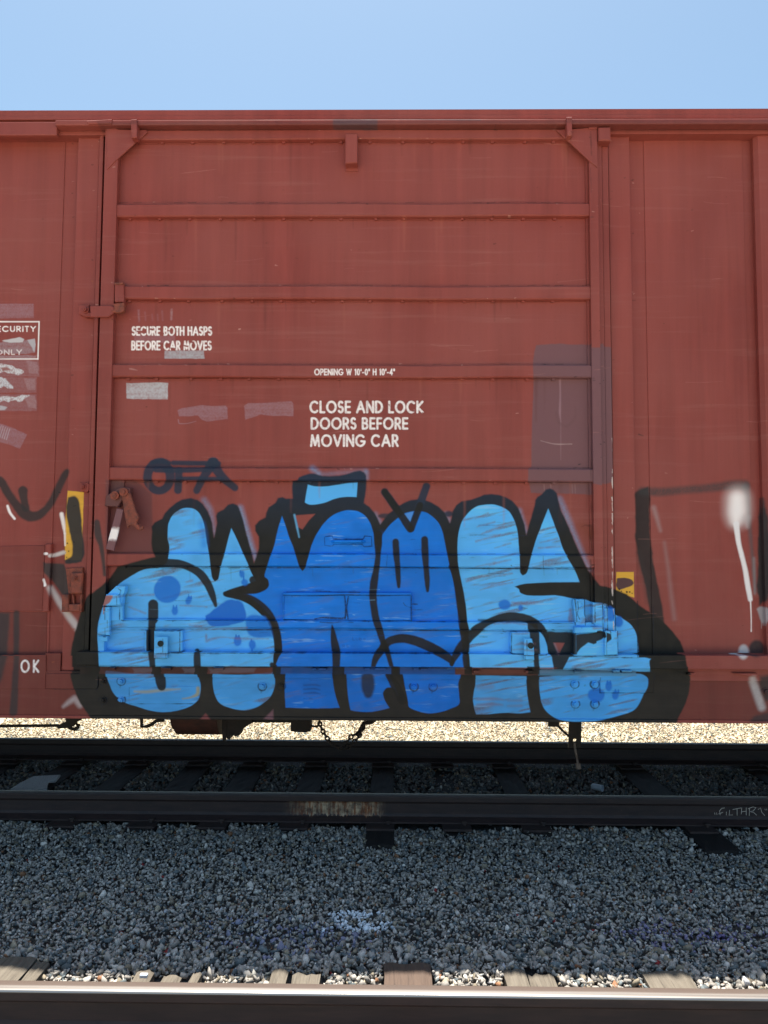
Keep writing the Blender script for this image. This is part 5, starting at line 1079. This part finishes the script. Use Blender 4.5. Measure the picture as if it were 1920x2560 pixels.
# between the tracks
Xs, Ys_, Zs, Ss = [], [], [], []
for n, y0, y1, a_, b_, zo in ((32000, 3.35, 5.24, .022, .038, .010), (12000, 3.35, 5.24, .018, .030, .020), (1100, 3.35, 5.24, .04, .062, .018), (5200, 2.80, 3.62, .034, .056, .010), (1500, 2.80, 3.7, .045, .075, .018), (1600, 4.95, 5.26, .035, .058, .020)):
    x, y, z, s_ = layer(n, y0, y1, a_, b_, zo); Xs.append(x); Ys_.append(y); Zs.append(z); Ss.append(s_)
x, y, z, s_ = map(np.concatenate, (Xs, Ys_, Zs, Ss))
ok = ~on_tie_near(x, y) & (np.abs(y-YR) > .085)
tp_ = {}
for px, wd, lb, bu in FT:      # ballast lies over the buried tie ends but keeps their visible tips free
    xc = G(px, 1976.6, ZT)[0]
    if px in (80, 262, 437, 591, 768, 955, 1640): ok &= ~((np.abs(x-xc) < wd/2) & (y > {955: 4.93, 1640: 4.88}.get(px, 5.13)))
x, y, z, s_ = x[ok], y[ok], z[ok], s_[ok]
col = tones(len(x), r_)
# the wide gravel is a blue-grey fines strip; bigger stones by the near rail, colour darkened to offset direct sun
near = y < 3.42; col[near] = col[near]*.8
# spilled white paint, lilac overspray and red flecks on the stones
def splash(cx, cy, rx, ry, c_, p, thr=.5):
    X0, Y0 = G(cx, cy, ZG+.03); e = ((x-X0)/rx)**2+((y-Y0)/ry)**2
    nz = np.sin(x*47+y*31)+np.sin(x*29-y*53+2); s2 = (e < 1+.25*nz) & (r_.random(len(x)) < p); col[s2] = srgb(*c_)*r_.uniform(.85, 1.1, s2.sum())[:, None]
for a_ in ((843, 2285, .05, .06), (905, 2280, .12, .04), (925, 2312, .13, .055), (862, 2310, .07, .04), (822, 2318, .04, .03)): splash(*a_, (244, 250, 255), .93)
splash(760, 2345, .35, .16, (150, 148, 170), .25); splash(1750, 2330, .5, .14, (150, 142, 172), .25); splash(1790, 2330, .09, .05, (134, 122, 166), .5); splash(640, 2320, .4, .15, (146, 150, 172), .2)
for i in range(60): j = r_.integers(len(x)); col[j] = srgb(150, 52, 52)
fl = r_.random(len(x)) < .006; col[fl] = srgb(205, 205, 208)
stones('ballast', np.stack([x, y, z], 1), s_, col, 21, 'dark crushed stone ballast between the two tracks')
# under the boxcar, between its rails
n = 15000; x = r_.uniform(-3.8, 3.8, n); y = r_.uniform(5.38, 6.78, n); z = ZG+r_.uniform(0, .022, n); s_ = r_.uniform(.03, .055, n); ok = np.ones(n, bool)
for px, wd, lb, bu in FT: ok &= ~((np.abs(x-G(px, 1976.6, ZT)[0]) < wd/2+.004) & (r_.random(n) < (.55 if bu else 1)))
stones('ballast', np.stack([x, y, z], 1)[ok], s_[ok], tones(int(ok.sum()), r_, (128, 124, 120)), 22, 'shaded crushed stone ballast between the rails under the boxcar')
n = 26000; x = r_.uniform(-4.5, 4.5, n); y = r_.uniform(6.9, 9.6, n); z = ZG+r_.uniform(-.004, .02, n)+(y-6.9)*.004; s_ = r_.uniform(.022, .042, n)
stones('ballast', np.stack([x, y, z], 1), s_, tones(n, r_, (186, 174, 150), .16, .3), 23, 'sunlit pale crushed stone beyond the far rail')
n = 5000; x = r_.uniform(-3, 3, n); y = r_.uniform(1.2, 2.85, n); ok = ~on_tie_near(x, y)
stones('ballast', np.stack([x, y, ZG+r_.uniform(0, .02, n)], 1)[ok], r_.uniform(.035, .06, n)[ok], tones(int(ok.sum()), r_), 24, 'crushed stone ballast between the rails of the near track')

# ------------------------------------------------------------------ litter
mw = N('torn_white_board', .8); f = mw.noise(30, 5, .7, mw.map((8, 1.5, 8))); mw.color(mw.mix(mw.ramp(f, [(.5, 0), (.7, .8)]), tuple(srgb(196, 196, 198)), tuple(srgb(110, 106, 104)))); mw.bump(f, .4, .006)
bm = new_bm(); pts = [G(a_/2.37, 1850+b_/2.37, -.17) for a_, b_ in ((62, 300), (120, 262), (200, 222), (290, 208), (358, 210), (330, 245), (290, 250), (282, 262), (278, 298), (180, 296))]
a2 = [bm.verts.new((px, py, -.165+.01*math.sin(px*20))) for px, py in pts]; b2 = [bm.verts.new((px, py, -.178)) for px, py in pts]
bm.faces.new(a2); bm.faces.new(b2[::-1])
for i in range(len(pts)): j = (i+1) % len(pts); bm.faces.new((a2[i], a2[j], b2[j], b2[i]))
tag(obj('board_scrap', bm, mw.m), 'torn white board scrap lying on a tie at left under the boxcar', 'scrap')
mp = N('white_plastic', .45); mp.color(tuple(srgb(190, 200, 212)))
X0, Y0 = G(1220+648/2.37, 1850+285/2.37, -.175)
bm = new_bm(); q = Matrix.Translation((X0, Y0, -.168)) @ Matrix.Rotation(rad(-42), 4, 'Z') @ Matrix.Rotation(rad(90), 4, 'Y')
pr = [(.0, -.045), (.020, -.045), (.022, -.04), (.026, .04), (.028, .045), (.024, .045), (.019, -.036), (0, -.036)]; seg = 24
rows = [[bm.verts.new(q @ Vector((max(r, .0005)*math.cos(t), max(r, .0005)*math.sin(t), h))) for t in [2*math.pi*i/seg for i in range(seg)]] for r, h in pr]
for i in range(len(rows)-1):
    for j in range(seg): bm.faces.new((rows[i][j], rows[i][(j+1) % seg], rows[i+1][(j+1) % seg], rows[i+1][j]))
tag(obj('plastic_cup', bm, mp.m, smooth=True), 'small white plastic cup lying on ballast behind the near rail', 'cup')
X0, Y0 = G(852/2.37, 1850+1405/2.37, -.19)
bm = new_bm(); box(bm, X0-.017, X0+.017, Y0-.01, Y0+.01, -.192, -.176, .003); tag(obj('white_litter', bm, mp.m), 'tiny white cap on the tip of the three-way split tie', 'cap')
